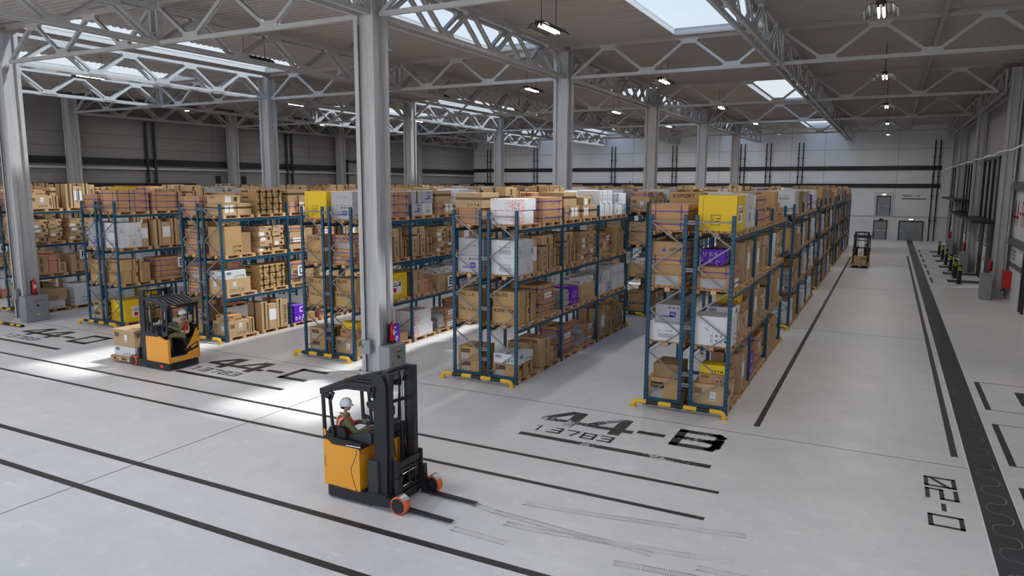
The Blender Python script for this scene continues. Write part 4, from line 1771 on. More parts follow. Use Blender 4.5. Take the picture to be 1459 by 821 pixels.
RC = {
    'bigsmall': [(.04, .88, .03, .9, 0, .60, 'label'), (.08, .68, .05, .75, .60, .84, 'icons'), (.90, 1.10, .1, .8, 0, .56, 'tapet'), (1.16, 1.36, .12, .8, 0, .58, 'tapev')],
    'tallbrown': [(.06, .86, .03, .9, 0, 1.06, 'tall'), (.95, 1.45, .2, .9, 0, .8, 'plain')],
    'flat4': stack(4, .08, 1.10, .245, 'blue', jit=.05, alt=['blue', 'blue', 'bluel', 'blue']),
    'flat4w': stack(4, .05, 1.42, .235, 'blue', jit=.03),
    'mixed': stack(5, .10, .75, .20, 'word', alt=['wordl', 'word', 'wordl', 'wordl', 'word'], jit=.06) + stack(5, .82, 1.40, .20, 'word', alt=['word', 'wordl', 'word', 'word', 'word'], jit=.05),
    'whitewide': [(.02, 1.18, .02, .95, 0, .58, 'iconb'), (.0, 1.0, .05, .85, .58, .88, 'wicon')],
    'widewhite': [(.15, 1.25, .05, .95, 0, .38, 'wicon'), (.08, 1.35, .02, .95, .38, .93, 'iconp')],
    'tape6': gridb(4, 4, .33, .235, ['tapeb', 'tapeb', 'patch']),
    'tall3': [(.02, .34, .05, .8, 0, 1.12, 'tapev'), (.38, .80, .03, .9, 0, 1.0, 'sheet'), (.84, 1.14, .05, .85, 0, 1.14, 'tapev'), (1.16, 1.44, .06, .85, 0, 1.08, 'tapet')],
    'tall3b': [(.04, .36, .05, .85, 0, .74, 'sq'), (.40, .62, .04, .85, 0, .80, 'tapev'), (.64, .84, .04, .85, 0, .80, 'tapet'), (.04, .84, .05, .85, .80, 1.08, 'tapet'), (.90, 1.12, .1, .85, 0, .95, 'tapev'), (1.15, 1.42, .1, .85, 0, .62, 'tapeb')],
    'purp': [(.12, .82, .05, .8, 0, .72, 'purple'), (.90, 1.40, .1, .8, 0, .3, 'plain')],
    'parpurp': stack(6, .05, .62, .10, 'parcel', jit=.03) + [(.75, 1.38, .05, .8, 0, .62, 'purp2')],
    'yellow': [(.10, 1.30, .03, .98, 0, .92, 'yellow')],
    'wnar': gridb(4, 2, .26, .52, ['wnar', 'wsq', 'wnar']) + [(1.10, 1.42, .1, .9, 0, .98, 'sheet')],
    'wnar2': gridb(5, 2, .28, .48, ['wnar', 'wsq']),
    'speck': [(.05, 1.0, .02, .95, 0, .42, 'speck'), (.0, 1.10, .0, .95, .42, .76, 'speck')],
    'speck2': [(.05, 1.30, .03, .95, 0, .45, 'speck'), (.1, 1.20, .03, .95, .45, 1.0, 'speck')],
    'crates': [(.0, 1.49, .02, .97, q * .26, q * .26 + .257, 'crate') for q in range(3)],
    'crates2': [(.0, .74, .02, .97, q * .3, q * .3 + .297, 'blue') for q in range(3)] + [(.75, 1.48, .02, .97, q * .3, q * .3 + .297, 'crate') for q in range(3)],
    'parcels': stack(6, .05, .55, .095, 'parcel', jit=.04) + stack(3, .65, 1.42, .235, 'bluel', alt=['bluel', 'blue', 'bluel'], jit=.03),
    'sq4': [(.04, .70, .03, .9, 0, .46, 'sq'), (.04, .70, .03, .9, .463, .92, 'sq'), (.76, 1.12, .1, .8, 0, .50, 'pink'), (1.14, 1.45, .1, .9, 0, .3, 'plain')],
    'sqpink': [(.02, .62, .03, .9, 0, .40, 'sq'), (.02, .62, .03, .9, .403, .80, 'sq'), (.66, 1.02, .05, .9, 0, .85, 'pink'), (1.06, 1.44, .02, .6, 0, .48, 'sq')],
    'greys': gridb(2, 2, .70, .46, ['glogo', 'grey', 'wsq']),
    'greysw': gridb(3, 2, .46, .42, ['wsq', 'glogo', 'wnar']),
    'quad': [(.05, .60, .03, .92, 0, .52, 'patch2'), (.62, .98, .03, .92, 0, .50, 'patch'), (.10, .66, .03, .92, .523, .98, 'patch2'), (.68, .96, .03, .9, .503, .96, 'patch'), (1.02, 1.40, .1, .9, 0, .8, 'plain')],
    'tanover': [(.02, .50, .05, .9, 0, .46, 'blue'), (.54, 1.42, .05, .9, 0, .46, 'tapehl'), (.02, 1.10, .05, .95, .463, .92, 'tapeh')],
    'tanlab': [(.05, .70, .05, .9, 0, .42, 'tapehl'), (.74, 1.42, .05, .9, 0, .42, 'tapeh'), (.10, .9, .05, .9, .423, .74, 'wordl')],
    'wbrown': [(.04, .62, .03, .9, 0, .44, 'patch'), (.64, 1.0, .03, .9, 0, .40, 'patch'), (.0, .98, .0, .85, .442, .74, 'wicon'), (1.04, 1.42, .2, .9, 0, .9, 'plain')],
    'labflat': [(.05, .85, .03, .9, 0, .62, 'label'), (.9, 1.42, .1, .9, 0, .25, 'blue'), (.9, 1.42, .12, .9, .252, .5, 'blue'), (.92, 1.4, .1, .9, .502, .75, 'bluel'), (.1, .8, .1, .9, .622, .85, 'blue')],
    'wonb': [(.04, 1.30, .03, .95, 0, .60, 'iconp'), (.10, .60, .1, .8, .602, .85, 'wicon'), (.64, 1.2, .06, .8, .602, .85, 'wicon')],
    'bigwhite': [(.0, .74, .0, .95, 0, .78, 'wbig'), (.80, 1.45, .04, .7, 0, .62, 'label'), (.80, 1.42, .06, .8, .622, .92, 'wicon')],
    'whites': [(.0, .95, .05, .95, 0, .95, 'wsq'), (.98, 1.46, .05, .95, 0, .88, 'wsq')],
    'whites2': gridb(2, 2, .72, .46, ['wsq', 'wnar']),
    'lowflat': [(.03, 1.0, .02, .98, 0, .30, 'bluel'), (.05, .92, .04, .98, .302, .58, 'blue'), (1.02, 1.42, .1, .9, 0, .46, 'blue'), (.55, 1.15, .35, .98, .582, 1.0, 'purple')],
    'labbox': [(.03, .92, .02, .95, 0, .60, 'label'), (.12, .86, .04, .8, .602, .86, 'icons'), (.2, .66, .15, .8, .862, 1.1, 'yell2'), (1.0, 1.36, .1, .8, 0, .9, 'plain')],
    'slatpink': [(.04, 1.40, .05, .9, 0, .36, 'pink')] + [(.04 + q * .23, .22 + q * .23, .05, .8, .362, .86, 'wnar') for q in range(6)],
    'wtall': [(.05, .80, .03, .9, 0, 1.05, 'wbig'), (.86, 1.44, .03, .9, 0, 1.0, 'wbig')],
    'flatD': stack(4, .03, .95, .235, 'tri', alt=['plaint', 'bluel', 'plaint', 'blue']) + [(1.0, 1.42, .1, .9, 0, .8, 'plain')],
    'low': [(.1, 1.3, .1, .9, 0, .3, 'blue'), (.15, .9, .15, .9, .302, .56, 'plaint')],
    # loads seen from the end of the racks
    'Ecrate': [(.0, 1.45, .02, .98, 0, .30, 'crate'), (.0, 1.45, .02, .98, .302, .68, 'crate')],
    'Etri': [(.02, 1.0, .04, .98, 0, .32, 'bluel'), (.05, 1.1, .06, .96, .322, .60, 'plain'), (.04, 1.2, .04, 1.0, .602, .82, 'blue'), (.0, 1.2, .08, .98, .822, 1.2, 'tri')],
    'Ewhite': [(.0, 1.0, .03, .95, 0, .48, 'wsq'), (.3, 1.2, .15, .9, .482, .95, 'glogo')],
    'Ebrown': [(.0, 1.0, .05, .98, 0, .62, 'patch'), (.1, 1.0, .2, .9, .622, 1.0, 'plain')],
    'Egreys': [(.05, .8, .1, .95, 0, .52, 'glogo'), (.1, .9, .1, .95, .522, 1.05, 'grey'), (.9, 1.4, .1, .9, 0, .9, 'grey')],
    'Equad': [(.05, .9, .1, .92, 0, .46, 'patch2'), (.05, .9, .1, .92, .462, .92, 'patch2'), (.95, 1.4, .1, .92, 0, .8, 'plain')],
    'Epatch': [(.05, .9, .1, .95, 0, .40, 'patch'), (.05, .9, .1, .9, .402, .82, 'patch')],
}
L_A = {3: ['speck', 'crates', 'tanover', 'tanlab', 'wnar2', 'greysw'], 2: ['wnar', 'tall3b', 'tall3b', 'mixed', 'labflat', 'quad'],
       1: ['quad', 'flat4', 'parpurp', 'wonb', 'greysw', 'wnar2'], 0: ['wbrown', 'sq4', 'flat4', 'parcels', 'tall3', 'tape6']}
L_0 = {3: ['yellow', 'whites', 'crates2', 'low', 'quad', 'low'], 2: ['lowflat', 'tall3', 'tall3', 'tall3b', 'wnar', 'mixed'],
       1: ['bigwhite', 'labbox', 'tall3', 'labflat', 'tall3b', 'tall3'], 0: ['labbox', 'tall3', 'purp', 'flat4', 'quad', 'tall3b']}
L_B = {3: ['greys', 'crates2', 'greys', 'tanover', 'wnar2', 'tape6'], 2: ['flat4', 'tall3b', 'tall3b', 'mixed', 'tall3', 'quad'],
       1: ['quad', 'yellow', 'sq4', 'wonb', 'greys', 'tall3'], 0: ['labbox', 'purp', 'speck2', 'parcels', 'flat4', 'tall3']}
L_D = {3: ['tanlab', 'tape6', 'tanover', 'greysw', 'crates2', 'greys'], 2: ['tallbrown', 'mixed', 'flatD', 'flat4', 'tall3', 'mixed'],
       1: ['whitewide', 'tape6', 'flatD', 'labbox', 'quad', 'tall3'], 0: ['bigsmall', 'tall3', 'purp', 'flat4', 'sq4', 'tall3b']}
L_E = {3: ['crates2', 'crates', 'tall3b', 'tanlab', 'greys', 'tape6'], 2: ['wnar', 'tall3', 'tall3b', 'mixed', 'tall3', 'quad'],
       1: ['quad', 'flat4w', 'parcels', 'sq4', 'greys', 'tall3'], 0: ['yellow', 'sqpink', 'labflat', 'flat4', 'tall3', 'tall3b']}
L_F = {3: ['bigsmall', 'tall3', 'crates', 'purp', 'crates', 'crates2'], 2: ['mixed', 'mixed', 'greys', 'tall3', 'tall3b', 'quad'],
       1: ['sqpink', 'sqpink', 'wnar2', 'wnar2', 'tall3', 'greys'], 0: ['widewhite', 'wtall', 'wtall', 'yellow', 'flat4', 'tall3']}
L_G = {3: ['tapeh' if False else 'tanover', 'tall3', 'tall3', 'crates2', 'crates', 'yellow'], 2: ['tall3', 'tall3b', 'mixed', 'tall3', 'quad', 'flat4'],
       1: ['tall3', 'tall3b', 'sq4', 'greys', 'tall3', 'flat4'], 0: ['slatpink', 'slatpink', 'flat4', 'wtall', 'tall3', 'sq4']}
R_FACE = [L_0, L_A, L_B, L_D, L_E, L_F, L_G]
E_FACE = [{3: 'Ecrate', 2: 'Etri', 1: 'Ewhite', 0: 'Ebrown'}, {3: 'tanover', 2: 'Egreys', 1: 'Equad', 0: 'Epatch'}, {3: 'yellow', 2: 'Equad', 1: 'Equad', 0: 'Epatch'},
          {3: 'Ecrate', 2: 'flat4w', 1: 'flat4', 0: 'Ebrown'}, {3: 'Ecrate', 2: 'Egreys', 1: 'Equad', 0: 'Epatch'}, {3: 'crates', 2: 'tall3', 1: 'quad', 0: 'tall3'}, {3: 'tall3', 2: 'tall3', 1: 'quad', 0: 'tall3'}]
TOPS = ['crates2', 'tanover', 'greys', 'tall3', 'tape6', 'tanlab', 'whites2', 'crates', 'quad', 'wnar2', 'flat4', 'labflat', 'purp', 'tall3b', 'whites', 'sq4']
MIDS = ['tall3', 'flat4', 'quad', 'mixed', 'tall3b', 'greys', 'labbox', 'wnar2', 'parcels', 'wonb', 'tape6', 'sq4', 'bigwhite', 'yellow', 'labflat']
rng = random.Random(11)


def pallets():
    """(row, block, side, bay, slot, level, recipe)"""
    out = []
    for i in range(8):
        for k in range(5):
            if i == 7 and k == 0:
                continue
            for side in (0, 1):
                for lv in range(4):
                    for s in range(6):
                        vis = False
                        rec = None
                        if k == 0 and i < 7:
                            if side == 0:
                                vis = not (i >= 4 and s >= 4 and lv < 3) and not (i >= 5 and s > 3 and lv < 3)
                                rec = R_FACE[i][lv][s]
                            else:
                                vis = (s == 0) or lv == 3
                                rec = E_FACE[i][lv] if s == 0 else (TOPS if lv == 3 else MIDS)[(i * 5 + s * 3 + lv * 7) % (16 if lv == 3 else 15)]
                        elif i == 0 or (k == 1 and i < 3):
                            vis = side == 0 or lv == 3 or (s == 0 and k == 1)
                            if side == 0 and i == 0 and k >= 3 and s > 3 and lv == 0:
                                vis = True
                        else:
                            vis = lv == 3
                        if not vis:
                            continue
                        if rec is None:
                            rec = (TOPS if lv == 3 else MIDS)[rng.randrange(16 if lv == 3 else 15)]
                            if rec == 'yellow' and rng.random() < .6:
                                rec = 'quad'
                        out.append((i, k, side, s, lv, rec))
    return out


PL = pallets()
BOXES = []       # (distance, kind, style, size, location, label, flat data)
PALS = []
LVN = ['floor', 'tier two', 'tier three', 'top']
SLN = ['first', 'second', 'third', 'fourth', 'fifth', 'sixth']
PW_ = 1.5


def rank(loc, size, side, s, lv, k, i):
    """smaller = shows larger in the photograph"""
    p = Vector((loc[0] + size[0] / 2, loc[1] + size[1] / 2, loc[2] + size[2] / 2 - 6.0))
    z = p.dot(fw)
    u = 729.5 + FPX * p.dot(r2) / z
    v = 410.5 + FPX * p.dot(d2) / z
    area = (size[1] * abs(p.x) + size[0] * p.y) * size[2] / p.length ** 3
    w = 1.0
    if side == 1 and s > 0:
        w = 0.30
    if k > 0 and i > 0:
        w *= 0.35 if lv == 3 else 0.3
    if i in (4, 5, 6) and side == 0 and s > 2 and lv < 3:
        w *= 0.2
    if u < -10 or u > 1470 or v < -10:
        w *= 0.001
    return -area * w


for (i, k, side, s, lv, rec) in PL:
    bay, sl = divmod(s, 2)
    y0 = BLKY[k] + BAYY[bay] + (0.09 if sl == 0 else 1.76)
    xc = ROWX[i] + (-0.515 if side == 0 else -1.735)
    z0 = LV[lv]
    where = '%s pallet, %s, %s %s' % (SLN[s], LVN[lv], BLKN[k].replace(' block', ' rack'), ROWN[i])
    if side == 1:
        where = where.replace('pallet,', 'rear pallet,')
    d = math.hypot(xc, y0)
    PALS.append((rank((xc - 0.5, y0, z0), (1.0, 1.5, 0.144), side, s, lv, k, i), (xc, y0, z0), 'wooden pallet: ' + where))
    base = z0 + PH
    for q, (u0, u1, d0, d1, za, zb, st) in enumerate(RC[rec]):
        dep = PD
        if side == 0:
            xa, xb = xc + dep / 2 - d1 * dep, xc + dep / 2 - d0 * dep
        else:
            xa, xb = xc - dep / 2 + d0 * dep * 0.9, xc - dep / 2 + d1 * dep
        zb2 = zb
        if lv < 3 and zb > 1.27:
            zb2 = 1.25
        size = (round(xb - xa, 3), round(u1 - u0, 3), round(zb2 - za, 3))
        loc = (xa, y0 + u0, base + za)
        w = size[0] + size[1]
        BOXES.append((rank(loc, size, side, s, lv, k, i), ST[st][0], st, size, loc, where))

MC = {}


def box_mesh(st, size, simple=False):
    key = (st, size, simple)
    if key in MC:
        return MC[key]
    b = MB()
    dx, dy, dz = size
    m = ST[st][2]
    b.cbox(0, dx, 0, dy, 0, dz, m, 0.006)
    if not simple:
        r = random.Random(hash((st, round(dx * 100), round(dy * 100))) & 0xffff)
        r = random.Random(int(dx * 1000) * 7 + int(dy * 1000) * 13 + int(dz * 1000))
        fx = Face(b, (dx, 0, 0), YV, ZV, XV, dy, dz)
        fy = Face(b, (0, 0, 0), XV, ZV, -YV, dx, dz)
        ft = Face(b, (0, 0, dz), YV, -XV, ZV, dy, dx)
        ft = Face(b, (0, 0, dz), XV, YV, ZV, dx, dy)
        for f in ST[st][3]:
            f(fx, r)
        for f in ST[st][4]:
            f(fy, r)
        for f in ST[st][5]:
            f(ft, r)
    me = b.mesh('box')
    MC[key] = me
    return me


BOXES.sort(key=lambda t: t[0])
KCAT = {'cardboard_box': 'box', 'white_box': 'box', 'grey_box': 'box', 'yellow_box': 'box', 'purple_box': 'box', 'speckled_box': 'box'}
cnt = {}
REST = {}
seen_lab = {}
for d, kind, st, size, loc, where in BOXES:
    cnt[kind] = cnt.get(kind, 0) + 1
    if cnt[kind] > 298:
        REST.setdefault(kind, []).append((d, st, size, loc))
        continue
    o = put(kind, box_mesh(st, size), None, loc)
    lab = '%s, %s' % (ST[st][1], where)
    seen_lab.setdefault(lab, []).append(o)
    o['category'] = 'box'
    o['group'] = kind.replace('_', ' ').replace('box', 'boxes') + ' stored on the pallets'
for lab, os_ in seen_lab.items():
    if len(os_) == 1:
        os_[0]['label'] = lab
    else:
        os_.sort(key=lambda o: (round(o.location.z, 1), o.location.y))
        many = len(set(round(o.location.z, 1) for o in os_))
        for n_, o in enumerate(os_):
            if many == len(os_):
                w_ = ['lowest', 'next to lowest', 'third', 'fourth', 'fifth', 'sixth'][n_] if n_ < len(os_) - 1 else 'topmost'
            elif many == 1:
                w_ = ['first', 'second', 'third', 'fourth', 'fifth', 'sixth', 'seventh'][n_]
            else:
                w_ = ['lower', 'upper'][0 if n_ < len(os_) / 2 else 1] if many == 2 else 'layer %s' % ['one', 'two', 'three', 'four', 'five', 'six'][sorted(set(round(q.location.z, 1) for q in os_)).index(round(o.location.z, 1))]
                zz = [q for q in os_ if abs(q.location.z - o.location.z) < .09]
                w_ += ' %s' % ['first', 'second', 'third', 'fourth', 'fifth', 'sixth'][zz.index(o)] if len(zz) > 1 else ''
            o['label'] = w_ + ' ' + lab
# what lies further back than the three hundred nearest of a kind
for kind, lst in REST.items():
    b = MB()
    for d, st, size, (x, y, z) in lst:
        if math.hypot(x, y) > 52:
            dx, dy, dz = size
            b.box(x, x + dx, y, y + dy, z, z + dz, ST[st][2])
            if st in ('tapev', 'tapet', 'tapeb', 'patch', 'tapeh', 'tapehl'):
                b.quad((x + dx + .003, y + dy * .42, z), (x + dx + .003, y + dy * .6, z), (x + dx + .003, y + dy * .6, z + dz), (x + dx + .003, y + dy * .42, z + dz), tape_dark)
                b.quad((x + dx * .42, y - .003, z), (x + dx * .6, y - .003, z), (x + dx * .6, y - .003, z + dz), (x + dx * .42, y - .003, z + dz), tape_dark)
            continue
        me = box_mesh(st, size)
        o = len(b.v)
        b.v += [(v.co.x + x, v.co.y + y, v.co.z + z) for v in me.vertices]
        ms = [b.mi(m) for m in me.materials]
        for p in me.polygons:
            b.f.append(tuple(q + o for q in p.vertices))
            b.m.append(ms[p.material_index])
            b.sm.append(False)
    tag(b.build('distant_' + kind), '%s on the racks far back in the hall' % kind.replace('_', ' ').replace('box', 'boxes'), 'boxes', kind='stuff')
PALS.sort(key=lambda t: t[0])
for d, loc, lab in PALS[:298]:
    tag(put('wooden_pallet', pal_me, None, loc), lab, 'pallet', 'wooden pallets on the racks')
b = MB()
for d, (x, y, z), lab in PALS[298:]:
    b.box(x - PD / 2, x + PD / 2, y, y + PW, z + 0.10, z + PH, wood)
    for yy in (0.02, PW / 2 - 0.07, PW - 0.16):
        b.box(x - PD / 2, x + PD / 2, y + yy, y + yy + 0.14, z, z + 0.10, wood_end)
tag(b.build('distant_pallets'), 'wooden pallets on the racks far back in the hall', 'pallets', kind='stuff')
print('BOXES', len(BOXES), cnt, 'PALLETS', len(PALS))
# ------------------------------------------------------------------ reach trucks
# local frame: +x towards the forks, +y the driver's entry side, origin on the floor at the rear
def rounded(x0, x1, y0, y1, r, n=5, corners=(1, 1, 1, 1)):
    P = []
    for (cx, cy, a0, on) in ((x1 - r, y1 - r, 0, corners[0]), (x0 + r, y1 - r, 90, corners[1]), (x0 + r, y0 + r, 180, corners[2]), (x1 - r, y0 + r, 270, corners[3])):
        if on:
            for q in range(n + 1):
                a = math.radians(a0 + 90 * q / n)
                P.append((cx + r * math.cos(a), cy + r * math.sin(a)))
        else:
            P.append((cx + (r if a0 in (0, 270) else -r), cy + (r if a0 in (0, 90) else -r)))
    return P


def reach_truck(label, loc, rot):
    t = thing('reach_truck', label, 'forklift', loc, rot)
    # black skirt and outriggers
    b = MB()
    b.prism(rounded(0.0, 1.12, -0.60, 0.60, 0.14, 5, (0, 1, 1, 0)), 2, 0.045, 0.27, dark_truck)
    b.build('chassis_skirt', t)
    for s in (-1, 1):
        b = MB()
        ya, yb = sorted((s * 0.60, s * 0.44))
        b.prism([(1.0, 0.06), (1.62, 0.09), (1.68, 0.16), (1.60, 0.27), (1.0, 0.27)], 1, ya, yb, dark_truck)
        b.box(1.0, 1.45, ya, yb, 0.262, 0.28, truck_grey)
        o = b.build('outrigger', t)
        b = MB()
        yw = s * 0.55
        b.tube([(1.74, yw - 0.075, 0.172), (1.74, yw - 0.065, 0.172), (1.74, yw + 0.065, 0.172), (1.74, yw + 0.075, 0.172)], [0.155, 0.17, 0.17, 0.155], orange_red, 24)
        w = b.build('load_wheel', t)
        b = MB()
        b.cyl((1.74, yw - 0.08, 0.172), (1.74, yw + 0.08, 0.172), 0.145, dark_truck, 20)
        b.cyl((1.74, yw - 0.088, 0.172), (1.74, yw + 0.088, 0.172), 0.035, truck_grey, 10)
        b.build('hub', w)
        b = MB()
        pts = [(1.74 + 0.195 * math.cos(a), 0.172 + 0.195 * math.sin(a)) for a in [math.radians(q) for q in (40, 60, 80, 95)]]
        inn = [(1.74 + 0.185 * math.cos(a), 0.172 + 0.185 * math.sin(a)) for a in [math.radians(q) for q in (95, 80, 60, 40)]]
        b.prism(pts + inn, 1, yw - 0.09, yw + 0.09, mat('wheel_guard_steel', (0.30, 0.30, 0.31), 0.35, 0.8))
        b.build('wheel_guard', t)
    b = MB()
    b.box(0.9, 1.5, -0.46, 0.46, 0.05, 0.14, dark_truck)
    b.box(0.95, 1.12, -0.2, 0.2, 0.14, 0.15, chrome)
    b.build('battery_tray', t)
    # orange body: a side wall each, the battery front, the low rear band and the sloping rear fin
    b = MB()
    b.prism([(0.01, 0.27), (0.86, 0.25), (0.86, 1.10), (0.26, 1.085), (0.16, 1.10), (0.11, 1.155), (0.0, 1.17)], 1, -0.60, -0.56, orange)
    b.prism([(0.08, 0.27), (1.06, 0.25), (1.06, 1.09), (0.52, 1.09), (0.42, 1.13), (0.08, 1.0)], 1, 0.55, 0.59, orange)
    b.prism(rounded(0.60, 0.86, -0.60, 0.57, 0.03, 5, (0, 1, 1, 1)), 2, 0.26, 1.09, orange)
    b.prism([(-0.60, 0.26), (0.50, 0.26), (0.56, 0.34), (0.56, 0.42), (-0.10, 0.42), (-0.14, 0.50), (-0.42, 0.56), (-0.60, 0.62)], 0, 0.0, 0.05, orange)
    b.prism([(-0.12, 0.62), (-0.60, 0.80), (-0.60, 1.36), (-0.42, 1.02)], 0, 0.01, 0.06, orange)
    b.prism([(0.0, 0.26), (0.08, 0.26), (0.08, 1.04), (0.0, 1.0)], 1, 0.50, 0.59, orange)
    b.box(0.0, 0.2, -0.60, -0.55, 0.27, 1.17, orange)
    b.build('body', t)
    # parting line of the side cover
    b = MB()
    cur = [(0.80, 1.08), (0.79, 0.98), (0.72, 0.80), (0.655, 0.68), (0.66, 0.60), (0.72, 0.42), (0.765, 0.30), (0.785, 0.255)]
    b.tube([(x, -0.602, z) for x, z in cur], 0.006, hole_dark, 5)
    b.build('cover_seam', t)
    # rear black fin with slot, step, footwell
    b = MB()
    b.prism([(-0.10, 0.44), (-0.60, 0.60), (-0.60, 0.83), (-0.16, 0.66)], 0, 0.004, 0.058, dark_truck)
    b.prism([(-0.28, 0.60), (-0.50, 0.68), (-0.50, 0.76), (-0.28, 0.67)], 0, -0.003, 0.006, orange)
    b.build('rear_fin', t)
    b = MB()
    b.box(0.05, 0.60, -0.06, 0.55, 0.40, 0.44, truck_grey)
    b.box(0.0, 0.06, -0.08, 0.52, 0.42, 0.445, chrome)
    b.build('step', t)
    b = MB()
    b.box(0.05, 0.60, -0.56, -0.07, 0.27, 0.80, dark_truck)
    b.box(0.56, 0.61, -0.56, 0.55, 0.42, 1.08, dark_truck)
    b.build('footwell', t)
    # black cabin deck with raised rims and console
    b = MB()
    b.prism(rounded(0.50, 0.90, -0.59, 0.585, 0.04), 2, 1.085, 1.17, dark_truck)
    b.prism(rounded(0.85, 1.08, 0.1, 0.585, 0.04), 2, 1.085, 1.17, dark_truck)
    b.prism([(0.0, 1.165), (0.12, 1.16), (0.2, 1.10), (0.9, 1.09), (0.9, 1.20), (0.0, 1.24)], 1, -0.605, -0.55, dark_truck)
    b.prism([(0.42, 1.10), (1.1, 1.08), (1.1, 1.22), (0.42, 1.2)], 1, 0.55, 0.6, dark_truck)
    b.build('cabin_deck', t)
    b = MB()
    b.prism([(0.48, 1.17), (1.04, 1.17), (1.04, 1.36), (0.92, 1.40), (0.50, 1.25)], 1, -0.46, 0.55, truck_grey)
    b.prism([(-0.42, 1.22), (0.50, 1.36), (0.50, 1.42), (-0.42, 1.26)], 0, 0.56, 0.62, dark_truck)
    c = b.build('console', t)
    for q, (x, y) in enumerate(((0.62, 0.10), (0.66, 0.16), (0.7, 0.22), (0.74, 0.28))):
        b = MB()
        b.cyl((x, y, 1.27), (x - 0.01, y, 1.36), 0.012, steel_dark, 8)
        b.tube([(x - 0.01, y, 1.355), (x - 0.01, y, 1.375), (x - 0.01, y, 1.39)], [0.014, 0.022, 0.01], black, 8)
        b.build('lever', c)
    b = MB()
    b.cyl((0.70, -0.05, 1.31), (0.70, -0.05, 1.345), 0.03, red, 10)
    b.build('stop_button', c)
    b = MB()
    b.cyl((0.62, 0.40, 1.22), (0.60, 0.40, 1.33), 0.03, steel_dark, 10)
    ring = [(0.60 + 0.13 * math.cos(a), 0.40 + 0.13 * math.sin(a), 1.34 + 0.02 * math.cos(a)) for a in [2 * math.pi * q / 20 for q in range(21)]]
    b.tube(ring, 0.014, black, 8)
    b.bar((0.60, 0.27, 1.34), (0.60, 0.53, 1.34), 0.03, 0.015, black)
    b.build('steering_wheel', t)
    b = MB()
    b.cyl((0.92, 0.33, 1.38), (0.92, 0.33, 1.50), 0.012, black, 6)
    b.cbox(0.90, 0.93, 0.22, 0.44, 1.48, 1.66, dark_truck, 0.01)
    b.build('display', t)
    # seat
    b = MB()
    b.prism([(-0.48, 0.80), (-0.10, 0.80), (-0.02, 0.86), (0.0, 0.92), (-0.05, 0.965), (-0.40, 0.95), (-0.48, 0.92)], 0, 0.06, 0.50, black)
    s_ = b.build('seat', t)
    b = MB()
    b.prism(rounded(0.07, 0.49, 0.90, 1.42, 0.12), 1, -0.535, -0.46, black)
    b.build('backrest', s_)
    b = MB()
    b.prism([(-0.46, 1.12), (-0.12, 1.14), (-0.12, 1.18), (-0.46, 1.18)], 0, 0.50, 0.555, black)
    b.build('armrest', s_)
    # overhead guard
    b = MB()
    zr, zf = 2.08, 2.26
    def P(x, y):
        return (x, y, zr + (zf - zr) * min(1.0, (x + 0.02) / 0.55) * 1.0 + 0.02 * (1 - (y / 0.6) ** 2))
    x0, x1, y0, y1 = -0.02, 1.12, -0.57, 0.57
    for s in (-1, 1):
        q = [P(x0, s * 0.52), P(0.25, s * 0.55), P(0.6, s * 0.55), P(x1, s * 0.50)]
        for a, c2 in zip(q, q[1:]):
            b.bar(a, c2, 0.13, 0.085, dark_truck)
    b.bar(P(x0, -0.57), P(x0, 0.57), 0.12, 0.11, dark_truck)
    b.bar(P(x1, -0.53), P(x1, 0.53), 0.14, 0.09, dark_truck)
    b.build('overhead_guard', t)
    for q in range(6):
        yy = -0.40 + q * 0.16
        b = MB()
        b.bar(P(0.0, yy), P(0.5, yy), 0.06, 0.05, dark_truck)
        b.bar(P(0.5, yy), P(1.1, yy), 0.06, 0.05, dark_truck)
        b.build('guard_bar', t)
    for s in (-1, 1):
        b = MB()
        b.bar((0.02, s * 0.57, 1.18), (-0.01, s * 0.56, 2.08), 0.045, 0.06, dark_truck, up=(1, 0, 0))
        b.bar((0.24, s * 0.57, 1.14), (0.16, s * 0.56, 1.95), 0.04, 0.05, dark_truck, up=(1, 0, 0))
        b.bar((0.16, s * 0.56, 1.93), (0.24, s * 0.56, 2.10), 0.04, 0.07, dark_truck, up=(1, 0, 0))
        b.bar((0.02, s * 0.57, 1.24), (0.24, s * 0.57, 1.20), 0.04, 0.16, dark_truck)
        b.bar((-0.01, s * 0.56, 2.03), (0.2, s * 0.56, 2.0), 0.04, 0.1, dark_truck)
        b.build('rear_post', t)
        b = MB()
        if s > 0:
            b.bar((0.92, s * 0.57, 1.16), (1.0, s * 0.53, 2.16), 0.05, 0.06, dark_truck, up=(1, 0, 0))
            b.bar((0.70, s * 0.57, 1.16), (0.80, s * 0.54, 2.16), 0.04, 0.045, dark_truck, up=(1, 0, 0))
            b.bar((0.70, s * 0.57, 1.22), (0.92, s * 0.57, 1.22), 0.04, 0.12, dark_truck)
            b.bar((0.78, s * 0.54, 2.10), (1.0, s * 0.54, 2.12), 0.04, 0.12, dark_truck)
        else:
            b.bar((1.13, s * 0.50, 2.1), (1.13, s * 0.50, 2.24), 0.06, 0.08, dark_truck, up=(1, 0, 0))
        b.build('front_post', t)
    b = MB()
    b.cbox(-0.22, -0.02, 0.30, 0.50, 2.06, 2.10, dark_truck, 0.01)
    lg = b.build('work_light', t)
    b = MB()
    b.box(-0.17, -0.07, 0.34, 0.46, 2.10, 2.118, orange)
    b.build('lens', lg)
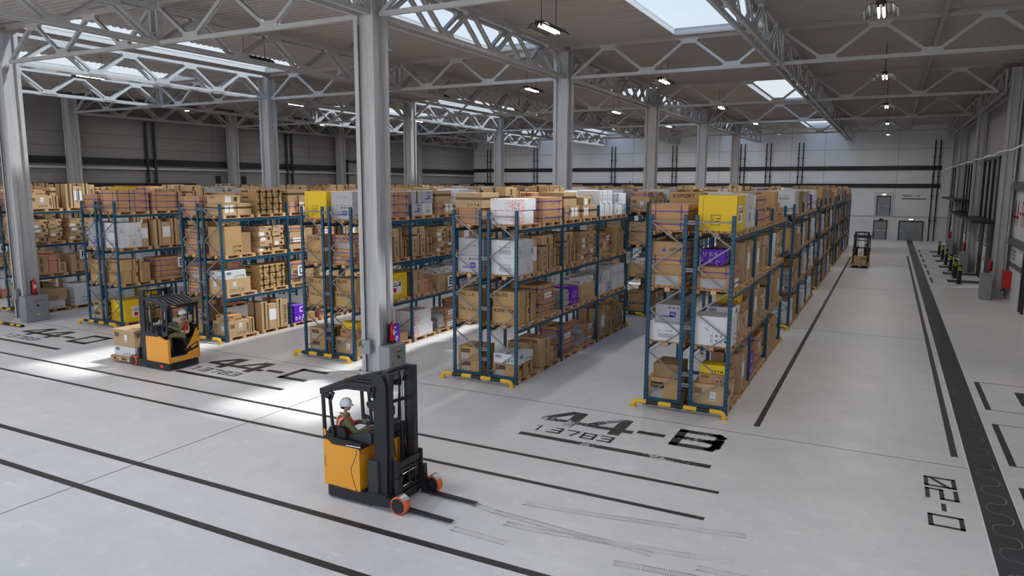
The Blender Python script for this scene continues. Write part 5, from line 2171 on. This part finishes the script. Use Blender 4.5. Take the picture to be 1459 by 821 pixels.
    # mast
    for s in (-1, 1):
        b = MB()
        ya, yb = sorted((s * 0.50, s * 0.44))
        prof = [(1.14, 0.12), (1.42, 0.12), (1.42, 2.36), (1.36, 2.50), (1.10, 2.56), (1.00, 2.53), (0.99, 2.47), (1.12, 2.42), (1.14, 2.10), (1.13, 2.02), (1.02, 2.03), (0.97, 1.97), (1.0, 1.90), (1.14, 1.84)]
        if s > 0:
            prof = [(1.18, 0.12), (1.42, 0.12), (1.42, 2.54), (1.18, 2.54)]
        b.prism(prof, 1, ya, yb, dark_truck)
        b.build('mast_plate', t)
        b = MB()
        ya, yb = sorted((s * 0.43, s * 0.33))
        b.prism([(1.30, ya), (1.46, ya), (1.46, yb), (1.43, yb), (1.43, (ya + yb) / 2), (1.33, (ya + yb) / 2), (1.33, yb), (1.30, yb)], 2, 0.10, 2.56, steel_dark)
        b.build('mast_rail', t)
        b = MB()
        ya, yb = sorted((s * 0.55, s * 0.45))
        b.cbox(1.0, 1.24, ya, yb, 0.14, 0.90, truck_grey, 0.02)
        b.build('mast_foot', t)
        b = MB()
        b.cyl((1.22, s * 0.27, 0.14), (1.22, s * 0.27, 1.45), 0.045, dark_truck, 12)
        b.cyl((1.22, s * 0.27, 1.45), (1.22, s * 0.27, 2.40), 0.022, chrome, 10)
        b.build('lift_cylinder', t)
    for z, w in ((2.50, 0.09), (1.88, 0.05)):
        b = MB()
        b.tube([(1.36, -0.44, z), (1.26, -0.3, z + 0.02), (1.22, 0, z + 0.03), (1.26, 0.3, z + 0.02), (1.36, 0.44, z)], w / 2 + 0.01, dark_truck, 8)
        b.build('crosshead', t)
    b = MB()
    b.tube([(1.30, 0.1, 2.48), (1.34, 0.1, 2.30), (1.30, 0.12, 2.2), (1.26, 0.14, 2.35), (1.26, 0.12, 2.5)], 0.014, black, 6)
    b.tube([(1.34, 0.2, 2.48), (1.34, 0.2, 1.2), (1.38, 0.18, 0.9)], 0.012, black, 6)
    b.tube([(1.36, -0.2, 2.48), (1.36, -0.2, 1.2), (1.38, -0.18, 0.9)], 0.012, black, 6)
    b.build('hydraulic_hose', t)
    b = MB()
    b.box(1.06, 1.12, -0.28, 0.28, 0.20, 1.10, orange)
    b.build('front_cover', t)
    # carriage and forks
    b = MB()
    for y in (-0.40, 0.36):
        b.cbox(1.50, 1.60, y, y + 0.045, 0.10, 0.92, dark_truck, 0.006)
    for z in (0.12, 0.74):
        b.cbox(1.50, 1.575, -0.38, 0.38, z, z + 0.11, dark_truck, 0.008)
    b.box(1.50, 1.54, -0.36, 0.36, 0.26, 0.30, steel_dark)
    b.box(1.50, 1.54, -0.36, 0.36, 0.64, 0.68, steel_dark)
    for y in (-0.22, 0.02, 0.2):
        b.box(1.50, 1.545, y, y + 0.035, 0.2, 0.76, steel_dark)
    b.cyl((1.53, -0.34, 0.34), (1.53, 0.1, 0.34), 0.014, chrome, 6)
    b.cyl((1.53, -0.2, 0.58), (1.53, 0.3, 0.58), 0.014, chrome, 6)
    b.box(1.535, 1.55, -0.30, -0.24, 0.40, 0.54, paper_grey)
    b.tube([(1.54, 0.05, 0.4), (1.57, 0.09, 0.5), (1.54, 0.15, 0.58)], 0.015, black, 6)
    cg = b.build('carriage', t)
    for s in (-1, 1):
        b = MB()
        y = s * 0.42
        b.prism([(1.575, 0.035), (2.78, 0.035), (2.80, 0.045), (1.66, 0.085), (1.64, 0.60), (1.60, 0.60), (1.575, 0.60)], 1, y - 0.055, y + 0.055, dark_truck)
        b.build('fork', t)
    b = MB()
    b.tube([(0.55, -0.60, 1.12), (0.9, -0.60, 1.13)], 0.012, chrome, 6)
    b.tube([(0.86, -0.61, 1.10), (0.98, -0.66, 1.04), (1.04, -0.66, 1.06)], 0.008, black, 6)
    b.build('grab_rail', t)
    return t


tr1 = reach_truck('orange and black reach truck with empty forks lowered on the open floor, driver inside', (-9.30, 10.68, 0), 0.0)
tmap = child_map(tr1)
tr2 = copy_tree(tr1, tmap)
tr2.location = (-20.05, 15.42, 0)
tr2.rotation_euler = (0, 0, math.pi)
tr2['label'] = 'orange and black reach truck carrying boxes beside the 44-C floor marking, driver inside'
tr3 = copy_tree(tr1, tmap)
tr3.location = (-1.62, 60.9, 0)
tr3.rotation_euler = (0, 0, -math.pi / 2)
tr3['label'] = 'driverless orange reach truck far down the open aisle, loaded with boxes'
# dealer mark on the skirt of the second truck
b = MB()
b.prism([(0.26, 0.10), (0.40, 0.10), (0.44, 0.16), (0.36, 0.19), (0.30, 0.19)], 1, 0.598, 0.604, glass_red)
b.build('skirt_emblem', tr2)

# a narrower pallet that fits between the outriggers
b = MB()
for y in (-0.6, -0.05, 0.5):
    b.box(-0.5, 0.5, y, y + 0.10, 0.0, 0.022, wood)
    for x in (-0.5, -0.07, 0.36):
        b.box(x, x + 0.14, y, y + 0.10, 0.022, 0.10, wood_end)
for x in (-0.5, -0.07, 0.36):
    b.box(x, x + 0.14, -0.6, 0.6, 0.10, 0.122, wood)
for q in range(7):
    x = -0.5 + q * 0.15
    b.box(x, x + 0.10, -0.6, 0.6, 0.122, PH, wood)
fork_pal = b.mesh('wooden_pallet')

# loads on the forks
def load(px, py, rot, items, lab):
    M_ = Matrix.Translation((px, py, 0)) @ Matrix.Rotation(rot, 4, 'Z')
    p = put('wooden_pallet', fork_pal)
    p.matrix_world = M_ @ Matrix.Translation((1.62 + PD / 2 + 0.04, -PW / 2, 0.05))
    if True:
        p.matrix_world = M_ @ Matrix.Translation((2.45, 0.0, 0.086))
    tag(p, lab[0], 'pallet', 'pallets carried on forks')
    out = [p]
    for (x0, x1, y0, y1, z0, z1, st, l) in items:
        me = box_mesh(st, (round(x1 - x0, 3), round(y1 - y0, 3), round(z1 - z0, 3)))
        # the printed faces of a carton look to +x and -y in the world
        o = put(ST[st][0], me)
        c = M_ @ Vector(((x0 + x1) / 2, (y0 + y1) / 2, 0))
        if abs(math.sin(rot)) > 0.5:
            w, d = y1 - y0, x1 - x0
            me = box_mesh(st, (round(w, 3), round(d, 3), round(z1 - z0, 3)))
            o.data = me
        else:
            w, d = x1 - x0, y1 - y0
        o.location = (c.x - w / 2, c.y - d / 2, 0.23 + z0)
        tag(o, l, 'box', 'boxes carried on forks')
    return out


load(-20.05, 15.42, math.pi, [(1.78, 2.86, -0.50, 0.50, 0, 0.33, 'wicon', 'low white box with barcode, undermost on the forks of the truck beside 44-C'),
                              (1.76, 2.86, -0.53, 0.50, 0.332, 0.90, 'label', 'brown box with a white label, topmost on the forks of the truck beside 44-C')],
     ['wooden pallet on the forks of the truck beside 44-C'])
load(-1.62, 60.9, -math.pi / 2, [(1.98, 2.8, -0.42, 0.05, 0, 0.62, 'plaint', 'plain tan box on the forks of the driverless truck, towards the racks'),
                                  (1.98, 2.8, 0.07, 0.42, 0, 0.62, 'sq', 'stamped brown box on the forks of the driverless truck'),
                                  (2.02, 2.6, -0.18, 0.2, 0.622, 1.15, 'wsq', 'upright pale box, topmost on the forks of the driverless truck')],
     ['wooden pallet on the forks of the driverless truck'])

# ------------------------------------------------------------------ drivers
def skinned(name, nodes, edges, root, mats_, sub=2):
    """nodes: {key: (x, y, z, r)}"""
    ks = list(nodes)
    me = bpy.data.meshes.new(name)
    me.from_pydata([nodes[k][:3] for k in ks], [(ks.index(a), ks.index(b)) for a, b in edges], [])
    o = bpy.data.objects.new(name, me)
    COL.objects.link(o)
    md = o.modifiers.new('skin', 'SKIN')
    md.use_smooth_shade = True
    sv = me.skin_vertices[0].data
    for i, k in enumerate(ks):
        r = nodes[k][3]
        r = r if isinstance(r, tuple) else (r, r)
        sv[i].radius = r
        sv[i].use_root = (k == root)
    sb = o.modifiers.new('sub', 'SUBSURF')
    sb.levels = sub
    sb.render_levels = sub
    dg = bpy.context.evaluated_depsgraph_get()
    dg.update()
    m2 = bpy.data.meshes.new_from_object(o.evaluated_get(dg))
    bpy.data.objects.remove(o)
    m2.materials.clear()
    for m in mats_:
        m2.materials.append(m)
    for p in m2.polygons:
        p.use_smooth = True
        p.material_index = 0
    return m2


def lathe_head(b, c, yaw_):
    """a head with brow, nose, lips, chin, ears"""
    cx, cy, cz = c
    n, rings = 20, 14
    vs = []
    R = Matrix.Rotation(yaw_, 3, 'Z')
    for i in range(rings + 1):
        f = i / rings
        z = -0.115 + 0.235 * f
        th = math.acos(max(-1, min(1, 1 - 2 * f)))
        base = math.sin(th) ** 0.62
        for k in range(n):
            a = 2 * math.pi * k / n
            ca, sa = math.cos(a), math.sin(a)
            rx = 0.098 * base
            ry = 0.076 * base
            if f < 0.45:                      # jaw narrows, chin forward
                q = (0.45 - f) / 0.45
                ry *= 1 - 0.30 * q
                rx *= 1 - 0.12 * q
                if ca < 0:
                    rx *= 1 - 0.35 * q
            x, y = ca * rx, sa * ry
            if ca > 0.90:                     # profile of the face
                if 0.36 < f < 0.55:
                    x += 0.026 * (0.55 - f) / 0.19 * (1 if ca > 0.97 else 0.35) + 0.004
                if 0.24 < f < 0.34:
                    x += 0.006
                if 0.52 < f < 0.60:
                    x -= 0.006
                if f < 0.14:
                    x += 0.010
            p = R @ Vector((x, y, z))
            vs.append((cx + p.x, cy + p.y, cz + p.z))
    fs = []
    for i in range(rings):
        for k in range(n):
            fs.append((i * n + k, i * n + (k + 1) % n, (i + 1) * n + (k + 1) % n, (i + 1) * n + k))
    b.add(vs, fs, skin, True)
    for s in (-1, 1):
        e = []
        for k in range(8):
            a = 2 * math.pi * k / 8
            e.append((0.0 + 0.016 * math.cos(a), s * 0.078, -0.005 + 0.030 * math.sin(a)))
        o2 = [(x - 0.006, y + s * 0.014, z) for x, y, z in e]
        P = [R @ Vector(v) for v in e + o2]
        P = [(cx + p.x, cy + p.y, cz + p.z) for p in P]
        b.add(P, [(k, (k + 1) % 8, 8 + (k + 1) % 8, 8 + k) for k in range(8)] + [tuple(range(8, 16))], skin, True)


def driver(label, loc, rot):
    """seated person: hips at the origin, facing +x, seat under z=0"""
    t = thing('person', label, 'person', loc, rot)
    sh = 0.47
    N = {'hip': (0, 0, 0.06, (0.13, 0.15)), 'wst': (-0.01, 0, 0.20, (0.115, 0.14)), 'chs': (0.01, 0, 0.36, (0.12, 0.165)), 'nkb': (0.0, 0, 0.50, (0.07, 0.08)),
         'nek': (0.015, 0, 0.57, 0.052), 'hd': (0.025, 0, 0.63, 0.05)}
    E_ = [('hip', 'wst'), ('wst', 'chs'), ('chs', 'nkb'), ('nkb', 'nek'), ('nek', 'hd')]
    arms = {}
    for s, S in ((-1, 'r'), (1, 'l')):
        if s < 0:
            el, wr, ha = (0.17, -0.27, 0.24), (0.40, -0.20, 0.30), (0.47, -0.185, 0.31)
        else:
            el, wr, ha = (0.16, 0.28, 0.25), (0.36, 0.16, 0.33), (0.43, 0.13, 0.345)
        N[S + 'sh'] = (0.0, s * 0.185, sh - 0.01, 0.062)
        N[S + 'ua'] = (0.08, s * 0.235, 0.36, 0.052)
        N[S + 'el'] = (*el, 0.043)
        N[S + 'wr'] = (*wr, 0.029)
        N[S + 'pa'] = (*ha, (0.018, 0.04))
        E_ += [('chs', S + 'sh'), (S + 'sh', S + 'ua'), (S + 'ua', S + 'el'), (S + 'el', S + 'wr'), (S + 'wr', S + 'pa')]
        arms[s] = (wr, ha)
        N[S + 'th'] = (0.08, s * 0.10, 0.05, 0.09)
        N[S + 'mt'] = (0.25, s * 0.12, 0.06, 0.078)
        N[S + 'kn'] = (0.44, s * 0.13, 0.055, 0.060)
        N[S + 'ca'] = (0.46, s * 0.12, -0.15, 0.052)
        N[S + 'an'] = (0.45, s * 0.12, -0.40, 0.037)
        E_ += [('hip', S + 'th'), (S + 'th', S + 'mt'), (S + 'mt', S + 'kn'), (S + 'kn', S + 'ca'), (S + 'ca', S + 'an')]
    body = skinned('body', N, E_, 'hip', [skin])
    # fingers and thumbs, each its own bent chain rooted in the palm, then the head
    b = MB()
    for s, (wr, ha) in arms.items():
        d = (Vector(ha) - Vector(wr)).normalized()
        sd = Vector((0, 0, 1)).cross(d).normalized()
        P0 = Vector(ha) + d * 0.015
        for q, (off, L) in enumerate(((-0.030, 0.068), (-0.010, 0.078), (0.010, 0.073), (0.030, 0.058))):
            r0 = P0 + sd * off
            pts = [r0, r0 + d * L * .45 + Vector((0, 0, 0.004)), r0 + d * L * .8 - Vector((0, 0, 0.012)), r0 + d * L * .95 - Vector((0, 0, 0.034))]
            b.tube(pts, [0.0105, 0.0095, 0.0085, 0.007], glove_mat, 8)
        r0 = Vector(ha) - d * 0.02 + sd * (0.032 * -s)
        b.tube([r0, r0 + d * 0.03 + sd * (0.022 * -s), r0 + d * 0.06 + sd * (0.026 * -s) - Vector((0, 0, 0.012))], [0.013, 0.011, 0.008], glove_mat, 8)
    fm = b.mesh('hands')
    b = MB()
    lathe_head(b, (0.035, 0, 0.735), 0.0)
    hm = b.mesh('head')
    # one continuous body mesh
    b = MB()
    for me, mm in ((body, skin), (fm, glove_mat), (hm, skin)):
        o = len(b.v)
        b.v += [tuple(v.co) for v in me.vertices]
        for p in me.polygons:
            b.f.append(tuple(i + o for i in p.vertices))
            c = p.center
            gl = me is body and any((Vector(h) - c).length < 0.055 for _, h in arms.values())
            b.m.append(b.mi(glove_mat if (me is fm or gl) else khaki if (me is body and c.z < 0.525) else mm))
            b.sm.append(True)
    b.build('body', t)
    # clothing a little larger than the body
    g = 1.12
    up = {k: N[k] for k in ('hip', 'wst', 'chs', 'nkb') + tuple(S + q for S in 'rl' for q in ('sh', 'ua', 'el', 'wr'))}
    up = {k: (*v[:3], tuple(x + (0.02 if k != 'nkb' else 0.0) for x in v[3]) if isinstance(v[3], tuple) else v[3] + (0.026 if k[1:] == 'sh' else 0.016)) for k, v in up.items()}
    Es = [e for e in E_ if e[0] in up and e[1] in up]
    put('shirt', skinned('shirt', up, Es, 'chs', [khaki]), t)
    lo = {k: N[k] for k in ('hip',) + tuple(S + q for S in 'rl' for q in ('th', 'mt', 'kn', 'ca', 'an'))}
    lo = {k: (*v[:3], tuple(x + 0.014 for x in v[3]) if isinstance(v[3], tuple) else v[3] + 0.016) for k, v in lo.items()}
    Es = [e for e in E_ if e[0] in lo and e[1] in lo]
    put('trousers', skinned('trousers', lo, Es, 'hip', [khaki]), t)
    b = MB()
    b.tube([(0.03, 0, 0.515), (0.03, 0, 0.545), (0.035, 0, 0.58)], [0.085, 0.075, 0.068], khaki, 14, caps=False)
    b.build('collar', t)
    # vest over the shirt, striped by the height and the side of its cloth
    vn = {'hip': (0.0, 0, 0.05, (0.168, 0.195)), 'wst': (0.0, 0, 0.20, (0.165, 0.195)), 'chs': (0.005, 0, 0.35, (0.195, 0.235)), 'nkb': (0.0, 0, 0.455, (0.105, 0.12)), 'top': (0.0, 0, 0.50, (0.075, 0.085)),
          'ls': (0.0, 0.165, 0.45, 0.108), 'rs': (0.0, -0.165, 0.45, 0.108)}
    vm_ = skinned('safety_vest', vn, [('hip', 'wst'), ('wst', 'chs'), ('chs', 'nkb'), ('nkb', 'top'), ('nkb', 'ls'), ('nkb', 'rs')], 'hip', [vest_red, vest_yellow, vest_silver], 4)
    for p in vm_.polygons:
        c = p.center
        if abs(c.z - 0.155) < 0.05:
            p.material_index = 2 if abs(c.z - 0.155) < 0.018 else 1
        elif c.z > 0.2 and abs(abs(c.y) - 0.10) < 0.038:
            p.material_index = 2 if abs(abs(c.y) - 0.10) < 0.014 else 1
    put('safety_vest', vm_, t)
    # hard hat
    b = MB()
    rs = [(0.745, .118, .100), (0.765, .122, .103), (0.80, .120, .100), (0.84, .104, .088), (0.87, .075, .064), (0.888, .04, .034), (0.892, .004, .004)]
    n = 20
    vs, fs = [], []
    for z, rx, ry in rs:
        for k in range(n):
            a = 2 * math.pi * k / n
            vs.append((0.03 + rx * math.cos(a), ry * math.sin(a), z + (0.012 if math.cos(a) < -0.5 and z < .77 else 0)))
    for i in range(len(rs) - 1):
        for k in range(n):
            fs.append((i * n + k, i * n + (k + 1) % n, (i + 1) * n + (k + 1) % n, (i + 1) * n + k))
    b.add(vs, fs, helmet_white, True)
    br = []
    for k in range(n):
        a = 2 * math.pi * k / n
        ex = 1.08 + (0.28 if math.cos(a) > 0.3 else 0.0)
        br.append((0.03 + .118 * ex * math.cos(a), .100 * 1.1 * math.sin(a), 0.742 - (0.012 if math.cos(a) > .3 else 0)))
    b.add(vs[:n] + br, [(k, (k + 1) % n, n + (k + 1) % n, n + k)[::-1] for k in range(n)], helmet_white, True)
    b.bar((-0.06, 0, 0.855), (0.11, 0, 0.862), 0.02, 0.03, helmet_white)
    b.build('hard_hat', t)
    b = MB()
    b.tube([(-0.02, 0, 0.68), (-0.018, 0, 0.71), (-0.01, 0, 0.75)], [0.045, 0.064, 0.072], hair_mat, 12)
    b.tube([(0.0, 0, 0.725), (0.01, 0, 0.752)], [0.082, 0.086], hair_mat, 14)
    b.build('hair', t)
    b = MB()
    for s in (-1, 1):
        b.cyl((0.125, s * 0.028, 0.742), (0.128, s * 0.028, 0.742), 0.007, ink, 6)
    b.build('eyes', t)
    for s in (-1, 1):
        b = MB()
        y = s * 0.12
        b.tube([(0.36, y, -0.455), (0.40, y, -0.44), (0.46, y, -0.43), (0.53, y, -0.45), (0.60, y, -0.465), (0.63, y, -0.468)], [0.03, 0.045, 0.05, 0.045, 0.036, 0.02], shoe_mat, 10)
        b.cyl((0.45, y, -0.44), (0.45, y, -0.34), 0.052, shoe_mat, 12)
        b.build('boot', t)
    return t


driver('person in red vest and white helmet sitting in the truck with empty forks', (-9.30 + 0.23, 10.68 - 0.24, 1.01), math.radians(52))
driver('person in red vest and white helmet sitting in the truck beside 44-C', (-20.05 - 0.23, 15.42 + 0.24, 1.01), math.radians(180 + 52))
